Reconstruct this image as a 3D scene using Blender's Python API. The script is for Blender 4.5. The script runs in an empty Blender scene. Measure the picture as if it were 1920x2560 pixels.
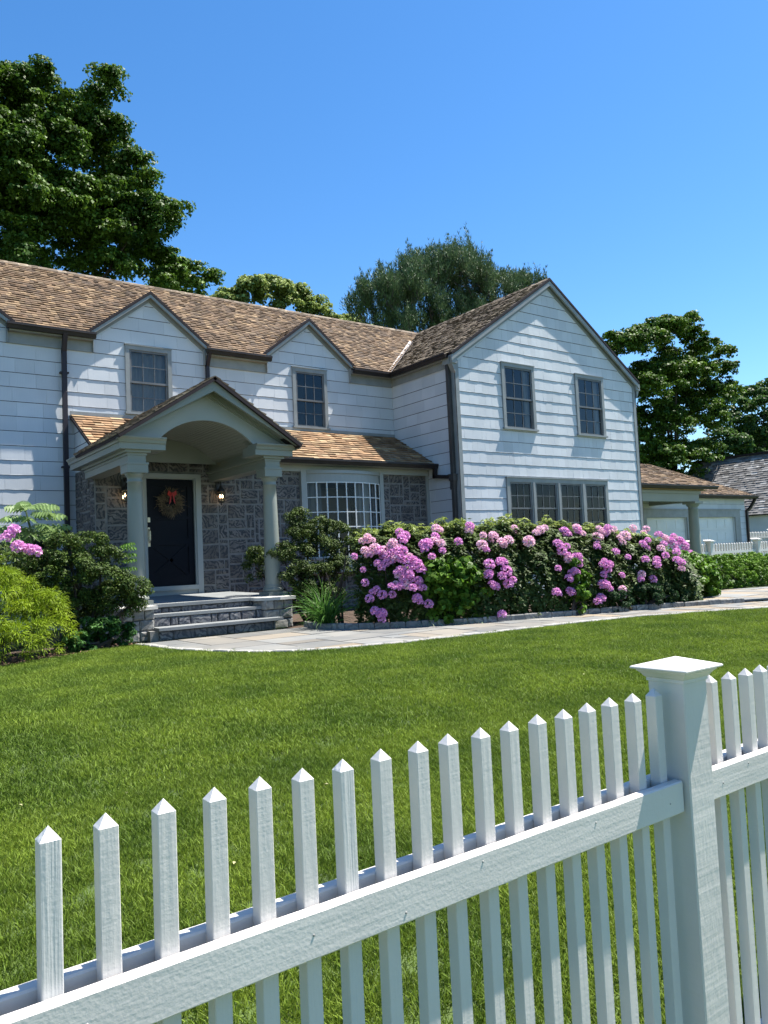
import bpy, bmesh, math, random
import numpy as np
from mathutils import Vector, Matrix
R = math.radians
random.seed(7); RNG = np.random.default_rng(11)
S = bpy.context.scene
COL = S.collection
# ------------------------------------------------------------------ camera
cam = bpy.data.objects.new('camera', bpy.data.cameras.new('camera')); COL.objects.link(cam)
M3 = Matrix(((0.8061527813613385, 0.0005344049843034882, -0.5917071974504711),
             (-0.589927793656051, -0.07677401968578547, -0.8037978279227871),
             (-0.045857293590897664, 0.9970483761145189, -0.061576329152677155)))
cam.matrix_world = Matrix.Translation((0, 0, 1.05)) @ M3.to_4x4()
cam.data.sensor_fit = 'VERTICAL'; cam.data.sensor_height = 36; cam.data.lens = 36*1930.9/2560
cam.data.clip_end = 3000; cam.data.clip_start = 0.05
S.camera = cam
# ------------------------------------------------------------------ light
SUNDIR = Vector((0.5, -0.118, 1.0)).normalized()            # towards the sun
w = bpy.data.worlds.new('World'); S.world = w; w.use_nodes = True
nt = w.node_tree; bg = nt.nodes['Background']
sky = nt.nodes.new('ShaderNodeTexSky'); sky.sky_type = 'NISHITA'; sky.sun_disc = False
sky.sun_elevation = math.asin(SUNDIR.z); sky.sun_rotation = math.atan2(SUNDIR.x, SUNDIR.y)
sky.air_density = 1.0; sky.dust_density = 0.15; sky.ozone_density = 4.0; sky.altitude = 0
hs = nt.nodes.new('ShaderNodeHueSaturation'); hs.inputs['Saturation'].default_value = 1.24       # deep clear-day blue
nt.links.new(sky.outputs[0], hs.inputs['Color']); nt.links.new(hs.outputs[0], bg.inputs[0]); bg.inputs[1].default_value = 0.082
sl = bpy.data.lights.new('sun', 'SUN'); sl.energy = 5.0; sl.angle = R(0.53); sl.color = (1, .95, .86)
sun = bpy.data.objects.new('sun', sl); COL.objects.link(sun)
sun.rotation_euler = SUNDIR.to_track_quat('Z', 'Y').to_euler(); sun.location = (20, -10, 30)
S.view_settings.view_transform = 'Standard'; S.view_settings.look = 'None'
S.view_settings.exposure = 1.42; S.view_settings.gamma = 1; S.view_settings.use_curve_mapping = False

# ------------------------------------------------------------------ helpers
def meta(o, label=None, cat=None, group=None, kind=None):
    if label: o['label'] = label
    if cat: o['category'] = cat
    if group: o['group'] = group
    if kind: o['kind'] = kind
    return o
def empty(name, loc, label, cat, group=None):
    o = bpy.data.objects.new(name, None); COL.objects.link(o); o.location = loc
    o.empty_display_size = .3
    return meta(o, label, cat, group)
def link(name, me, parent=None, loc=None, kind=None, label=None):
    o = bpy.data.objects.new(name, me); COL.objects.link(o)
    if parent is not None:
        o.parent = parent
        p = parent; off = Vector()
        while p is not None: off += p.location; p = p.parent
        o.location = (Vector(loc) if loc is not None else Vector()) - off
    elif loc is not None: o.location = loc
    if kind: o['kind'] = kind
    if label: o['label'] = label
    return o
class MB:
    def __init__(s): s.v = []; s.f = []; s.t = []; s.cur = 0.5
    def add(s, vs, fs, t=None):
        n = len(s.v); s.v += [tuple(x) for x in vs]; t = s.cur if t is None else t
        for f in fs:
            butt = f[-1] == 'butt'; s.f.append(tuple(i+n for i in (f[:-1] if butt else f))); s.t.append(-1. if butt else t)
        return s
    def box(s, x0, x1, y0, y1, z0, z1, t=None):
        return s.add([(x0,y0,z0),(x1,y0,z0),(x1,y1,z0),(x0,y1,z0),(x0,y0,z1),(x1,y0,z1),(x1,y1,z1),(x0,y1,z1)],
                     [(0,3,2,1),(4,5,6,7),(0,1,5,4),(1,2,6,5),(2,3,7,6),(3,0,4,7)], t)
    def prism(s, pts, d, t=None):          # pts: list of 3d points (planar polygon), d: extrusion vector
        n = len(pts); d = Vector(d); P = [Vector(p) for p in pts]
        return s.add(P+[p+d for p in P], [tuple(range(n))[::-1], tuple(range(n, 2*n))]+[(i,(i+1)%n,(i+1)%n+n,i+n) for i in range(n)], t)
    def lathe(s, prof, c, n=20, t=None):
        vs = []; fs = []
        for r, z in prof:
            for k in range(n):
                a = 2*math.pi*k/n; vs.append((c[0]+r*math.cos(a), c[1]+r*math.sin(a), c[2]+z))
        for j in range(len(prof)-1):
            for k in range(n):
                fs.append((j*n+k, j*n+(k+1)%n, (j+1)*n+(k+1)%n, (j+1)*n+k))
        return s.add(vs, fs, t)
    def tube(s, pts, r, n=6, t=None):
        pts = [Vector(p) for p in pts]; rs = r if isinstance(r, (list, tuple)) else [r]*len(pts)
        vs = []; fs = []
        for i, p in enumerate(pts):
            d = (pts[min(i+1, len(pts)-1)]-pts[max(i-1, 0)])
            if d.length < 1e-6: d = Vector((0, 0, 1))
            d.normalize(); a = d.cross(Vector((0.31, 0.2, 1) if abs(d.z) < .9 else (1, 0.1, 0))).normalized(); b = d.cross(a)
            for k in range(n):
                q = 2*math.pi*k/n; vs.append(p+rs[i]*(math.cos(q)*a+math.sin(q)*b))
        for i in range(len(pts)-1):
            for k in range(n): fs.append((i*n+k, i*n+(k+1)%n, (i+1)*n+(k+1)%n, (i+1)*n+k))
        fs.append(tuple(range(n))[::-1]); fs.append(tuple((len(pts)-1)*n+k for k in range(n)))
        return s.add(vs, fs, t)
    def mesh(s, name, mat, smooth=False):
        me = bpy.data.meshes.new(name); me.from_pydata(s.v, [], s.f)
        a = me.attributes.new('tint', 'FLOAT', 'FACE'); a.data.foreach_set('value', s.t)
        me.materials.append(mat)
        if smooth: me.polygons.foreach_set('use_smooth', [True]*len(s.f))
        me.update(); return me
    def obj(s, name, mat, parent=None, smooth=False, kind=None, label=None):
        return link(name, s.mesh(name, mat, smooth), parent, None, kind, label)
def npmesh(name, V, F, tint, mat, smooth=False):
    me = bpy.data.meshes.new(name); V = np.asarray(V, np.float32); F = np.asarray(F, np.int32)
    k = F.shape[1]; me.vertices.add(len(V)); me.vertices.foreach_set('co', V.ravel())
    me.loops.add(F.size); me.loops.foreach_set('vertex_index', F.ravel())
    me.polygons.add(len(F)); me.polygons.foreach_set('loop_start', np.arange(0, F.size, k, dtype=np.int32))
    a = me.attributes.new('tint', 'FLOAT', 'FACE'); a.data.foreach_set('value', np.asarray(tint, np.float32))
    me.materials.append(mat); me.update(calc_edges=True); me.validate()
    return me
def clip(poly, a, b, c):                  # keep a*u+b*v<=c
    out = []
    for i in range(len(poly)):
        p = poly[i]; q = poly[(i+1) % len(poly)]
        dp = a*p[0]+b*p[1]-c; dq = a*q[0]+b*q[1]-c
        if dp <= 0: out.append(p)
        if dp*dq < 0:
            t = dp/(dp-dq); out.append((p[0]+t*(q[0]-p[0]), p[1]+t*(q[1]-p[1])))
    return out
def area(p): return abs(sum(p[i][0]*p[(i+1)%len(p)][1]-p[(i+1)%len(p)][0]*p[i][1] for i in range(len(p))))/2 if len(p) > 2 else 0
def cliprect(poly, x0, x1, y0, y1):
    for a, b, c in ((1,0,x1),(-1,0,-x0),(0,1,y1),(0,-1,-y0)):
        if len(poly) < 3: return []
        poly = clip(poly, a, b, c)
    return poly
def clipconvex(poly, conv):               # conv counter-clockwise
    for i in range(len(conv)):
        (x0, y0), (x1, y1) = conv[i], conv[(i+1) % len(conv)]
        a, b = (y1-y0), -(x1-x0)
        if len(poly) < 3: return []
        poly = clip(poly, a, b, a*x0+b*y0)
    return poly
CAMP = Vector((0, 0, 1.05))
FW = -M3.col[2]; RT = M3.col[0]; UP = M3.col[1]
def view(p):                              # (distance weight, inside frame?)
    d = Vector(p)-CAMP; z = d.dot(FW)
    if z <= 0: return 1e9, False
    return d.length, abs(d.dot(RT)/z) < 0.50 and abs(d.dot(UP)/z) < 0.665

# ------------------------------------------------------------------ materials
def nn(nt, t, **k):
    n = nt.nodes.new(t)
    for a, b in k.items(): setattr(n, a, b)
    return n
def mat(name, c1, c2=None, rough=.6, nscale=3.0, tint=0.0, bump=None, spec=.5, metal=0, stretch=(1,1,1), c3=None, trans=None, detail=6, world=False):
    """two colours mixed by noise, varied per piece by the stored tint, plus bump [(scale, strength, stretch)]"""
    m = bpy.data.materials.new(name); m.use_nodes = True; n = m.node_tree; L = n.links
    p = n.nodes['Principled BSDF']; p.inputs['Roughness'].default_value = rough; p.inputs['Metallic'].default_value = metal
    p.inputs['Specular IOR Level'].default_value = spec
    tc = nn(n, 'ShaderNodeTexCoord'); mp = nn(n, 'ShaderNodeMapping'); mp.inputs['Scale'].default_value = stretch
    L.new(nn(n, 'ShaderNodeNewGeometry').outputs['Position'] if world else tc.outputs['Object'], mp.inputs[0])
    no = nn(n, 'ShaderNodeTexNoise'); no.inputs['Scale'].default_value = nscale; no.inputs['Detail'].default_value = detail
    L.new(mp.outputs[0], no.inputs['Vector'])
    cr = nn(n, 'ShaderNodeValToRGB'); cr.color_ramp.elements[0].position = .36; cr.color_ramp.elements[1].position = .64
    cr.color_ramp.elements[0].color = (*c1, 1); cr.color_ramp.elements[1].color = (*(c2 or c1), 1)
    L.new(no.outputs[0], cr.inputs[0]); out = cr.outputs[0]
    if tint:
        at = nn(n, 'ShaderNodeAttribute', attribute_name='tint')
        if c3:
            mx = nn(n, 'ShaderNodeMix', data_type='RGBA'); mr0 = nn(n, 'ShaderNodeMapRange')
            mr0.inputs[1].default_value = .62; mr0.inputs[2].default_value = .95
            L.new(at.outputs['Fac'], mr0.inputs[0]); L.new(mr0.outputs[0], mx.inputs[0])
            L.new(out, mx.inputs[6]); mx.inputs[7].default_value = (*c3, 1); out = mx.outputs[2]
        hs = nn(n, 'ShaderNodeHueSaturation'); mr = nn(n, 'ShaderNodeMapRange')
        wn = nn(n, 'ShaderNodeTexWhiteNoise', noise_dimensions='1D'); L.new(at.outputs['Fac'], wn.inputs['W'])
        mr.inputs[3].default_value = 1-tint; mr.inputs[4].default_value = 1+tint
        L.new(wn.outputs[0], mr.inputs[0]); L.new(mr.outputs[0], hs.inputs['Value']); L.new(out, hs.inputs['Color']); out = hs.outputs[0]
    L.new(out, p.inputs['Base Color'])
    if bump:
        prev = None
        for sc, st, sv in bump:
            m2 = nn(n, 'ShaderNodeMapping'); m2.inputs['Scale'].default_value = sv; L.new(tc.outputs['Object'], m2.inputs[0])
            b = nn(n, 'ShaderNodeTexNoise'); b.inputs['Scale'].default_value = sc; b.inputs['Detail'].default_value = 4
            L.new(m2.outputs[0], b.inputs['Vector'])
            bp = nn(n, 'ShaderNodeBump'); bp.inputs['Strength'].default_value = st; bp.inputs['Distance'].default_value = .01
            L.new(b.outputs[0], bp.inputs['Height'])
            if prev: L.new(prev.outputs[0], bp.inputs['Normal'])
            prev = bp
        L.new(prev.outputs[0], p.inputs['Normal'])
    if trans:
        t = nn(n, 'ShaderNodeBsdfTranslucent'); mx = nn(n, 'ShaderNodeMixShader'); mx.inputs[0].default_value = trans
        L.new(out, t.inputs[0]); L.new(p.outputs[0], mx.inputs[1]); L.new(t.outputs[0], mx.inputs[2])
        L.new(mx.outputs[0], n.nodes['Material Output'].inputs[0])
    return m
def leafmat(name, c1, c2, tint=.35, trans=.3, rough=.6, nscale=.8, spec=.2, world=False):
    return mat(name, c1, c2, rough=rough, nscale=nscale, tint=tint, trans=trans, spec=spec, detail=3, world=world)
WHITE = mat('white_shingle_paint', (.485,.51,.54), (.56,.58,.605), .6, 1.1, tint=.06, bump=[(70,.16,(1,1,.04))])
TRIM = mat('grey_trim_paint', (.27,.295,.28), (.31,.33,.32), .45, 1.5, bump=[(25,.06,(1,1,1))])
CASING = mat('grey_casing_paint', (.20,.215,.215), (.245,.26,.26), .5, 4, bump=[(30,.1,(1,1,.2))])
SASH = mat('sash_paint', (.095,.10,.105), (.13,.135,.14), .45, 5)
def butt_shade(m, c):
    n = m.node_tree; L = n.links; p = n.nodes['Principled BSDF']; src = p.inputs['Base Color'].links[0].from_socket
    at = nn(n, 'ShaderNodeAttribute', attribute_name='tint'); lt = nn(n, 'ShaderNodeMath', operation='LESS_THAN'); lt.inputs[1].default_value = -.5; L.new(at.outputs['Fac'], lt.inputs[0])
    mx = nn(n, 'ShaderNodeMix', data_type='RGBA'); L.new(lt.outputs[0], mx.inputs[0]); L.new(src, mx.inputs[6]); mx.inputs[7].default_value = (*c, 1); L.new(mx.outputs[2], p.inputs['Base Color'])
butt_shade(WHITE, (.035,.036,.04))  # course shadow lines put into the siding colour
PORCH = mat('porch_paint', (.19,.205,.175), (.22,.235,.205), .4, 1.2, bump=[(20,.05,(1,1,1))])
CEDAR = mat('cedar_roof', (.068,.038,.018), (.115,.068,.033), .85, 1.2, tint=.42, c3=(.185,.122,.064), bump=[(40,.35,(1,.15,.15))], stretch=(2.5,1,1))
CEDAR2 = mat('orange_cedar_roof', (.16,.088,.042), (.26,.155,.078), .85, 3, tint=.35, c3=(.34,.24,.135), bump=[(40,.35,(1,.15,.15))], stretch=(2.5,1,1))
CEDARG = mat('weathered_cedar_roof', (.092,.066,.044), (.15,.113,.077), .85, 1.5, tint=.42, c3=(.225,.18,.125), bump=[(40,.35,(1,.15,.15))])
GREYROOF = mat('grey_roof', (.10,.095,.10), (.18,.175,.175), .85, 3, tint=.45, c3=(.28,.275,.275))
DRIP = mat('dark_drip_edge', (.018,.012,.015), (.028,.02,.023), .7, 5, spec=.25)
GUTTER = mat('brown_gutter', (.016,.012,.012), (.026,.019,.018), .5, 4, spec=.35)
SPOUT = mat('bronze_downspout', (.016,.013,.02), (.028,.021,.027), .5, 4, spec=.35)
SPOUT2 = mat('grey_bronze_downspout', (.045,.042,.042), (.065,.06,.057), .5, 4, spec=.3)
ZINC = mat('valley_flashing', (.50,.46,.44), (.62,.58,.56), .35, 6, metal=.5)
DOOR = mat('navy_door_paint', (.003,.0045,.009), (.005,.007,.012), .45, 3, spec=.12)
BRASS = mat('aged_brass', (.45,.40,.28), (.55,.5,.38), .35, 20, metal=.8)
IRON = mat('black_iron', (.012,.012,.012), (.02,.02,.02), .5, 10)
MORTAR = mat('pale_mortar', (.165,.163,.155), (.22,.217,.205), .9, 12, bump=[(60,.4,(1,1,1))])
SAND = mat('joint_sand', (.035,.032,.028), (.06,.055,.048), .95, 20)
BARK = mat('bark', (.035,.027,.021), (.065,.05,.04), .9, 6, bump=[(12,.8,(1,1,.3))])
MULCH = mat('mulch', (.03,.018,.011), (.08,.048,.03), .95, 30, bump=[(60,1,(1,1,1))])
SOIL = mat('lawn_soil', (.035,.06,.012), (.07,.11,.022), .95, 5, bump=[(80,1,(1,1,1))])
GROUND = mat('rough_grass', (.03,.055,.012), (.06,.09,.02), .95, 1.2)
CURTAIN = mat('pale_curtain', (.34,.38,.41), (.5,.53,.55), .8, 3, stretch=(6,6,.4))
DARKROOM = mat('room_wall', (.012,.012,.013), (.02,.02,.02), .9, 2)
FENCE = mat('white_fence_paint', (.545,.52,.495), (.60,.58,.55), .42, 3, tint=.03,
            bump=[(90,.12,(1,1,.05)),(9,.05,(.6,.6,9)),(190,.06,(1,1,1))])
GRAINY = mat('grainy_white_fence_paint', (.50,.495,.48), (.58,.57,.55), .45, 3, bump=[(110,.30,(1,1,.025)),(190,.06,(1,1,1))])
POSTM = mat('white_post_paint', (.545,.52,.495), (.60,.58,.55), .42, 3, bump=[(6,.10,(.7,.7,9)),(120,.10,(1,1,.3))])
RAILM = mat('white_rail_paint', (.545,.52,.495), (.60,.58,.55), .42, 3,
            bump=[(70,.07,(.05,1,1)),(18,.05,(1,1,1)),(160,.07,(1,1,1))])
PANEL = mat('garage_door_paint', (.66,.66,.63), (.72,.72,.70), .5, 2)
STEM = mat('green_stem', (.05,.09,.03), (.08,.12,.04), .7, 8)
def stonemat(name, dark, mid, light, vein=4., tint=.22):
    m = mat(name, mid, light, .85, 5, tint=tint, bump=[(22,.7,(1,1,1)),(90,.4,(1,1,1))])
    n = m.node_tree; L = n.links; p = n.nodes['Principled BSDF']
    src = p.inputs['Base Color'].links[0].from_socket
    tc = nn(n, 'ShaderNodeTexCoord'); at = nn(n, 'ShaderNodeAttribute', attribute_name='tint')
    ml = nn(n, 'ShaderNodeMath', operation='MULTIPLY'); ml.inputs[1].default_value = 37; L.new(at.outputs['Fac'], ml.inputs[0])
    vr = nn(n, 'ShaderNodeMapping'); L.new(tc.outputs['Object'], vr.inputs[0])
    cb = nn(n, 'ShaderNodeCombineXYZ'); L.new(ml.outputs[0], cb.inputs[1]); L.new(cb.outputs[0], vr.inputs['Rotation'])
    wv = nn(n, 'ShaderNodeTexWave'); wv.inputs['Scale'].default_value = vein; wv.inputs['Distortion'].default_value = 14
    wv.inputs['Detail'].default_value = 3; wv.inputs['Detail Scale'].default_value = 1.6; L.new(vr.outputs[0], wv.inputs['Vector'])
    cr = nn(n, 'ShaderNodeValToRGB'); cr.color_ramp.elements[0].position = .18; cr.color_ramp.elements[1].position = .6
    cr.color_ramp.elements[0].color = (0,0,0,1); cr.color_ramp.elements[1].color = (1,1,1,1); L.new(wv.outputs['Fac'], cr.inputs[0])
    mx = nn(n, 'ShaderNodeMix', data_type='RGBA'); L.new(cr.outputs[0], mx.inputs[0]); mx.inputs[6].default_value = (*dark, 1)
    L.new(src, mx.inputs[7]); L.new(mx.outputs[2], p.inputs['Base Color']); return m
STONE = stonemat('gneiss_stone', (.043,.045,.049), (.098,.090,.083), (.175,.162,.146))
STONEP = stonemat('pier_stone', (.17,.165,.155), (.22,.21,.195), (.30,.29,.26), 3, .18)
STONER = stonemat('riser_stone', (.06,.063,.075), (.115,.115,.125), (.18,.18,.18), 4, .2)
SLAB = mat('bluestone', (.14,.15,.155), (.19,.20,.20), .75, 3, tint=.08, bump=[(40,.2,(1,1,1))])
FLAG = mat('flagstone', (.125,.13,.13), (.18,.175,.16), .8, 1.6, tint=.2, c3=(.21,.17,.12), bump=[(30,.3,(1,1,1))])
EDGE = mat('pale_edging', (.24,.235,.22), (.31,.30,.28), .8, 8, tint=.1, bump=[(30,.5,(1,1,1))])
def glassmat(name, tintc=(.02,.03,.04), refl=.16, seen=.75):
    m = bpy.data.materials.new(name); m.use_nodes = True; n = m.node_tree; L = n.links; n.nodes.remove(n.nodes['Principled BSDF'])
    g = nn(n, 'ShaderNodeBsdfGlossy'); g.inputs['Roughness'].default_value = .02; g.inputs['Color'].default_value = (.9,.95,1,1)
    t = nn(n, 'ShaderNodeBsdfTransparent'); t.inputs[0].default_value = (seen, seen, seen, 1)
    lw = nn(n, 'ShaderNodeFresnel'); lw.inputs[0].default_value = 1.5
    ad = nn(n, 'ShaderNodeMath', operation='ADD'); ad.inputs[1].default_value = refl; L.new(lw.outputs[0], ad.inputs[0])
    tc = nn(n, 'ShaderNodeTexCoord'); no = nn(n, 'ShaderNodeTexNoise'); no.inputs['Scale'].default_value = 2.2; L.new(tc.outputs['Object'], no.inputs['Vector'])
    bp = nn(n, 'ShaderNodeBump'); bp.inputs['Strength'].default_value = .12; bp.inputs['Distance'].default_value = .05
    L.new(no.outputs[0], bp.inputs['Height']); L.new(bp.outputs[0], g.inputs['Normal'])
    mx = nn(n, 'ShaderNodeMixShader'); L.new(ad.outputs[0], mx.inputs[0]); L.new(t.outputs[0], mx.inputs[1]); L.new(g.outputs[0], mx.inputs[2])
    L.new(mx.outputs[0], n.nodes['Material Output'].inputs[0]); return m
GLASS = glassmat('window_glass', refl=.0, seen=.6); GLASSD = glassmat('screened_glass', refl=-.025, seen=.6)
def emis(name, c, s):
    m = bpy.data.materials.new(name); m.use_nodes = True; p = m.node_tree.nodes['Principled BSDF']
    p.inputs['Emission Color'].default_value = (*c, 1); p.inputs['Emission Strength'].default_value = s; p.inputs['Base Color'].default_value = (*c, 1); return m
BULB = emis('lit_bulb', (1,.62,.3), 14)

# ------------------------------------------------------------------ generic surfaces
def split_h(u0, u1, v0, v1, holes):
    """rectangle minus axis-aligned holes -> list of rectangles"""
    out = [(u0, u1, v0, v1)]
    for a, b, c, d in holes:
        nw = []
        for (p, q, r, s) in out:
            if b <= p or a >= q or d <= r or c >= s: nw.append((p, q, r, s)); continue
            if a > p: nw.append((p, a, r, s))
            if b < q: nw.append((b, q, r, s))
            m0, m1 = max(a, p), min(b, q)
            if c > r: nw.append((m0, m1, r, c))
            if d < s: nw.append((m0, m1, d, s))
        out = nw
    return [x for x in out if x[1]-x[0] > .004 and x[3]-x[2] > .004]
PIECES = {}
def pieces(key, lst): PIECES.setdefault(key, []).extend(lst)
def shingle(O, U, V, N, poly, v0, v1, tb, tt, wob):
    """a tapered shingle over polygon poly (plane coords), tb thick at v0 and tt at v1; butt edge subdivided with wobble"""
    pts = []
    n = len(poly)
    for i in range(n):
        p, q = poly[i], poly[(i+1) % n]; pts.append((p, 0))
        if abs(p[1]-v0) < 1e-4 and abs(q[1]-v0) < 1e-4 and wob > 0 and abs(q[0]-p[0]) > .05:
            k = max(2, int(abs(q[0]-p[0])/.045))
            for j in range(1, k):
                f = j/k; pts.append(((p[0]+f*(q[0]-p[0]), v0), random.uniform(-wob, wob)))
    if wob > 0 and v1-v0 > .05:
        lip = v0+.022; up_ = clip(poly, 0, -1, -lip); lo = clip(poly, 0, 1, lip)
        if len(up_) > 2 and len(lo) > 2 and area(lo) > 1e-5:
            T = lambda v: tb+(tt-tb)*(v-v0)/(v1-v0)
            V_ = []; F_ = []
            n1 = len(up_); V_ += [O+U*u+V*v+N*T(v) for u, v in up_]+[O+U*u+V*v-N*.004 for u, v in up_]
            F_ += [tuple(range(n1))]+[((i+1) % n1, i, i+n1, (i+1) % n1+n1) for i in range(n1)]
            ua, ub = min(p[0] for p in lo), max(p[0] for p in lo); vb = min(p[1] for p in lo)
            la = [p for p in lo if p[1] > lip-1e-5]; a2, b2 = (min(p[0] for p in la), max(p[0] for p in la)) if la else (ua, ub)
            k = max(2, int((ub-ua)/.05)); o = len(V_); j = 0
            for i in range(k+1):
                f = i/k; j = .6*j+random.uniform(-wob, wob)*.8
                ul, uu = ua+f*(ub-ua), a2+f*(b2-a2)
                V_ += [O+U*uu+V*lip+N*T(lip), O+U*ul+V*(vb+min(.009, (lip-vb)*.45))+N*max(T(vb)+j, .002), O+U*ul+V*vb+N*max(T(vb)*.35, .002), O+U*ul+V*vb-N*.004]
            for i in range(k):
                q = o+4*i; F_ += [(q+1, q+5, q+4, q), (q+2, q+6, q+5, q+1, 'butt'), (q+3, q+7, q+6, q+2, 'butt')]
            F_ += [(o, o+3, o+2, o+1), (o+4*k, o+4*k+1, o+4*k+2, o+4*k+3)]
            return V_, F_
    fr = []; bk = []
    for (u, v), wb in pts:
        f = (v-v0)/max(v1-v0, 1e-4); th = tb+(tt-tb)*f+wb
        b = O+U*u+V*v; fr.append(b+N*max(th, .002)); bk.append(b-N*.004)
    m = len(fr)
    return fr+bk, [tuple(range(m))]+[((i+1) % m, i, i+m, (i+1) % m+m) for i in range(m)]
def courses(O, U, V, N, region, expo, wr, tb, jit=0.0, holes=(), v00=None, wob=0., drop=None, tt=.004, bjit=0., gap=.002):
    """rows of shingles over a convex region (ccw, plane coords). returns list of (verts, faces, tint, centre, area)"""
    res = []; us = [p[0] for p in region]; vs = [p[1] for p in region]
    v = min(vs) if v00 is None else v00
    while v+expo <= min(vs): v += expo
    ccw = sum((region[i][0]*region[(i+1)%len(region)][1]-region[(i+1)%len(region)][0]*region[i][1]) for i in range(len(region))) > 0
    if not ccw: region = region[::-1]
    while v < max(vs)-.01:
        u = min(us)-random.uniform(0, wr[1])
        while u < max(us):
            wd = random.uniform(*wr); a, b = u+gap/2, u+wd-gap/2; u += wd
            if b < min(us): continue
            dv = random.uniform(-bjit, bjit); t = random.random(); th = tb*random.uniform(1-jit, 1+jit)
            for (p, q, r, s) in split_h(a, b, v+dv, v+expo+.012, holes):
                poly = cliprect([(p, r), (q, r), (q, s), (p, s)], -1e9, 1e9, -1e9, 1e9)
                poly = clipconvex(poly, region)
                if len(poly) < 3 or area(poly) < 2e-4: continue
                cu = sum(x[0] for x in poly)/len(poly); cv = sum(x[1] for x in poly)/len(poly)
                if drop and drop(cu, cv): continue
                vv, ff = shingle(O, U, V, N, poly, v+dv, v+expo, th, tt, wob)
                res.append((vv, ff, t, O+U*cu+V*cv, area(poly), N))
        v += expo
    return res
def emit(name, lst, material, parent, limit=300, stuffname=None, smooth=False):
    def score(x):
        d, ins = view(x[3]); n = x[5]; c = abs((CAMP-x[3]).normalized().dot(n))
        return (x[4]*c/(d*d))*(1 if ins else 1e-6)
    lst = sorted(lst, key=score, reverse=True)
    for x in lst[:limit]:
        m = MB(); m.add(x[0], x[1], x[2]); m.obj(name, material if not isinstance(material, dict) else material[x[6]], parent)
    rest = lst[limit:]
    if rest:
        groups = {}
        for x in rest: groups.setdefault(x[6] if isinstance(material, dict) else 0, []).append(x)
        for g, xs in groups.items():
            m = MB()
            for x in xs: m.add(x[0], x[1], x[2])
            m.obj(stuffname or name, material[g] if isinstance(material, dict) else material, parent, kind='stuff')
def key(lst, k): return [x+(k,) for x in lst]
X_, Y_, Z_ = Vector((1,0,0)), Vector((0,1,0)), Vector((0,0,1))
def ashlar(O, U, V, N, u0, u1, v0, v1, holes=(), unit=.1, wmax=5, hmax=3, proud=(.007,.017)):
    nu, nv = int(round((u1-u0)/unit)), int(round((v1-v0)/unit)); du, dv = (u1-u0)/nu, (v1-v0)/nv
    occ = np.zeros((nu, nv), bool)
    for (a, b, c, d) in holes:
        for i in range(nu):
            for j in range(nv):
                if a < u0+(i+.5)*du < b and c < v0+(j+.5)*dv < d: occ[i, j] = True
    res = []
    for j in range(nv):
        for i in range(nu):
            if occ[i, j]: continue
            w0 = random.choice([2,3,4,4,5,5]) ; w0 = min(w0, wmax); h0 = random.choice([1,2,2,3,3]); h0 = min(h0, hmax)
            w = 0
            while w < w0 and i+w < nu and not occ[i+w, j]: w += 1
            h = 1
            while h < h0 and j+h < nv and not occ[i:i+w, j+h].any(): h += 1
            occ[i:i+w, j:j+h] = True
            a, b, c, d = u0+i*du, u0+(i+w)*du, v0+j*dv, v0+(j+h)*dv
            for (p, q, r, s) in split_h(a, b, c, d, holes):
                res.append(stone_block(O, U, V, N, p, q, r, s, random.uniform(*proud)))
    return res
def stone_block(O, U, V, N, p, q, r, s, pr, g=.019, ins=.010):
    J = lambda: random.uniform(-.006, .006)
    base = [(p+g+J(), r+g+J()), (q-g+J(), r+g+J()), (q-g+J(), s-g+J()), (p+g+J(), s-g+J())]
    cu, cv = (p+q)/2, (r+s)/2; vs = []; k = 2
    ring = []
    for i in range(4):
        x0, y0 = base[i]; x1, y1 = base[(i+1) % 4]
        for j in range(k): f = j/k; ring.append((x0+f*(x1-x0)+(J() if j else 0), y0+f*(y1-y0)+(J() if j else 0)))
    n = len(ring); i2 = min(ins, (q-p)*.25, (s-r)*.25)
    vs = [O+U*a+V*b-N*.01 for a, b in ring]
    vs += [O+U*a+V*b+N*pr*.55 for a, b in ring]
    for a, b in ring:
        dx, dy = cu-a, cv-b; L = math.hypot(dx, dy)
        vs.append(O+U*(a+dx/L*i2*1.4)+V*(b+dy/L*i2*1.4)+N*(pr+random.uniform(-.004,.004)))
    vs.append(O+U*cu+V*cv+N*(pr+random.uniform(-.002,.007)))
    fs = []
    for i in range(n):
        j = (i+1) % n; fs += [(i, j, n+j, n+i), (n+i, n+j, 2*n+j, 2*n+i), (2*n+i, 2*n+j, 3*n)]
    return (vs, fs, random.random(), O+U*cu+V*cv, (q-p)*(s-r), N)
def wall_grid(mb, O, U, V, N, region, holes, th=.1):
    """solid wall slab (front face at the plane) over convex region minus holes"""
    us = [p[0] for p in region]; vs = [p[1] for p in region]
    for (p, q, r, s) in split_h(min(us), max(us), min(vs), max(vs), holes):
        poly = clipconvex([(p, r), (q, r), (q, s), (p, s)], region)
        if len(poly) >= 3: mb.prism([O+U*a+V*b for a, b in poly], -N*th)
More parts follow.
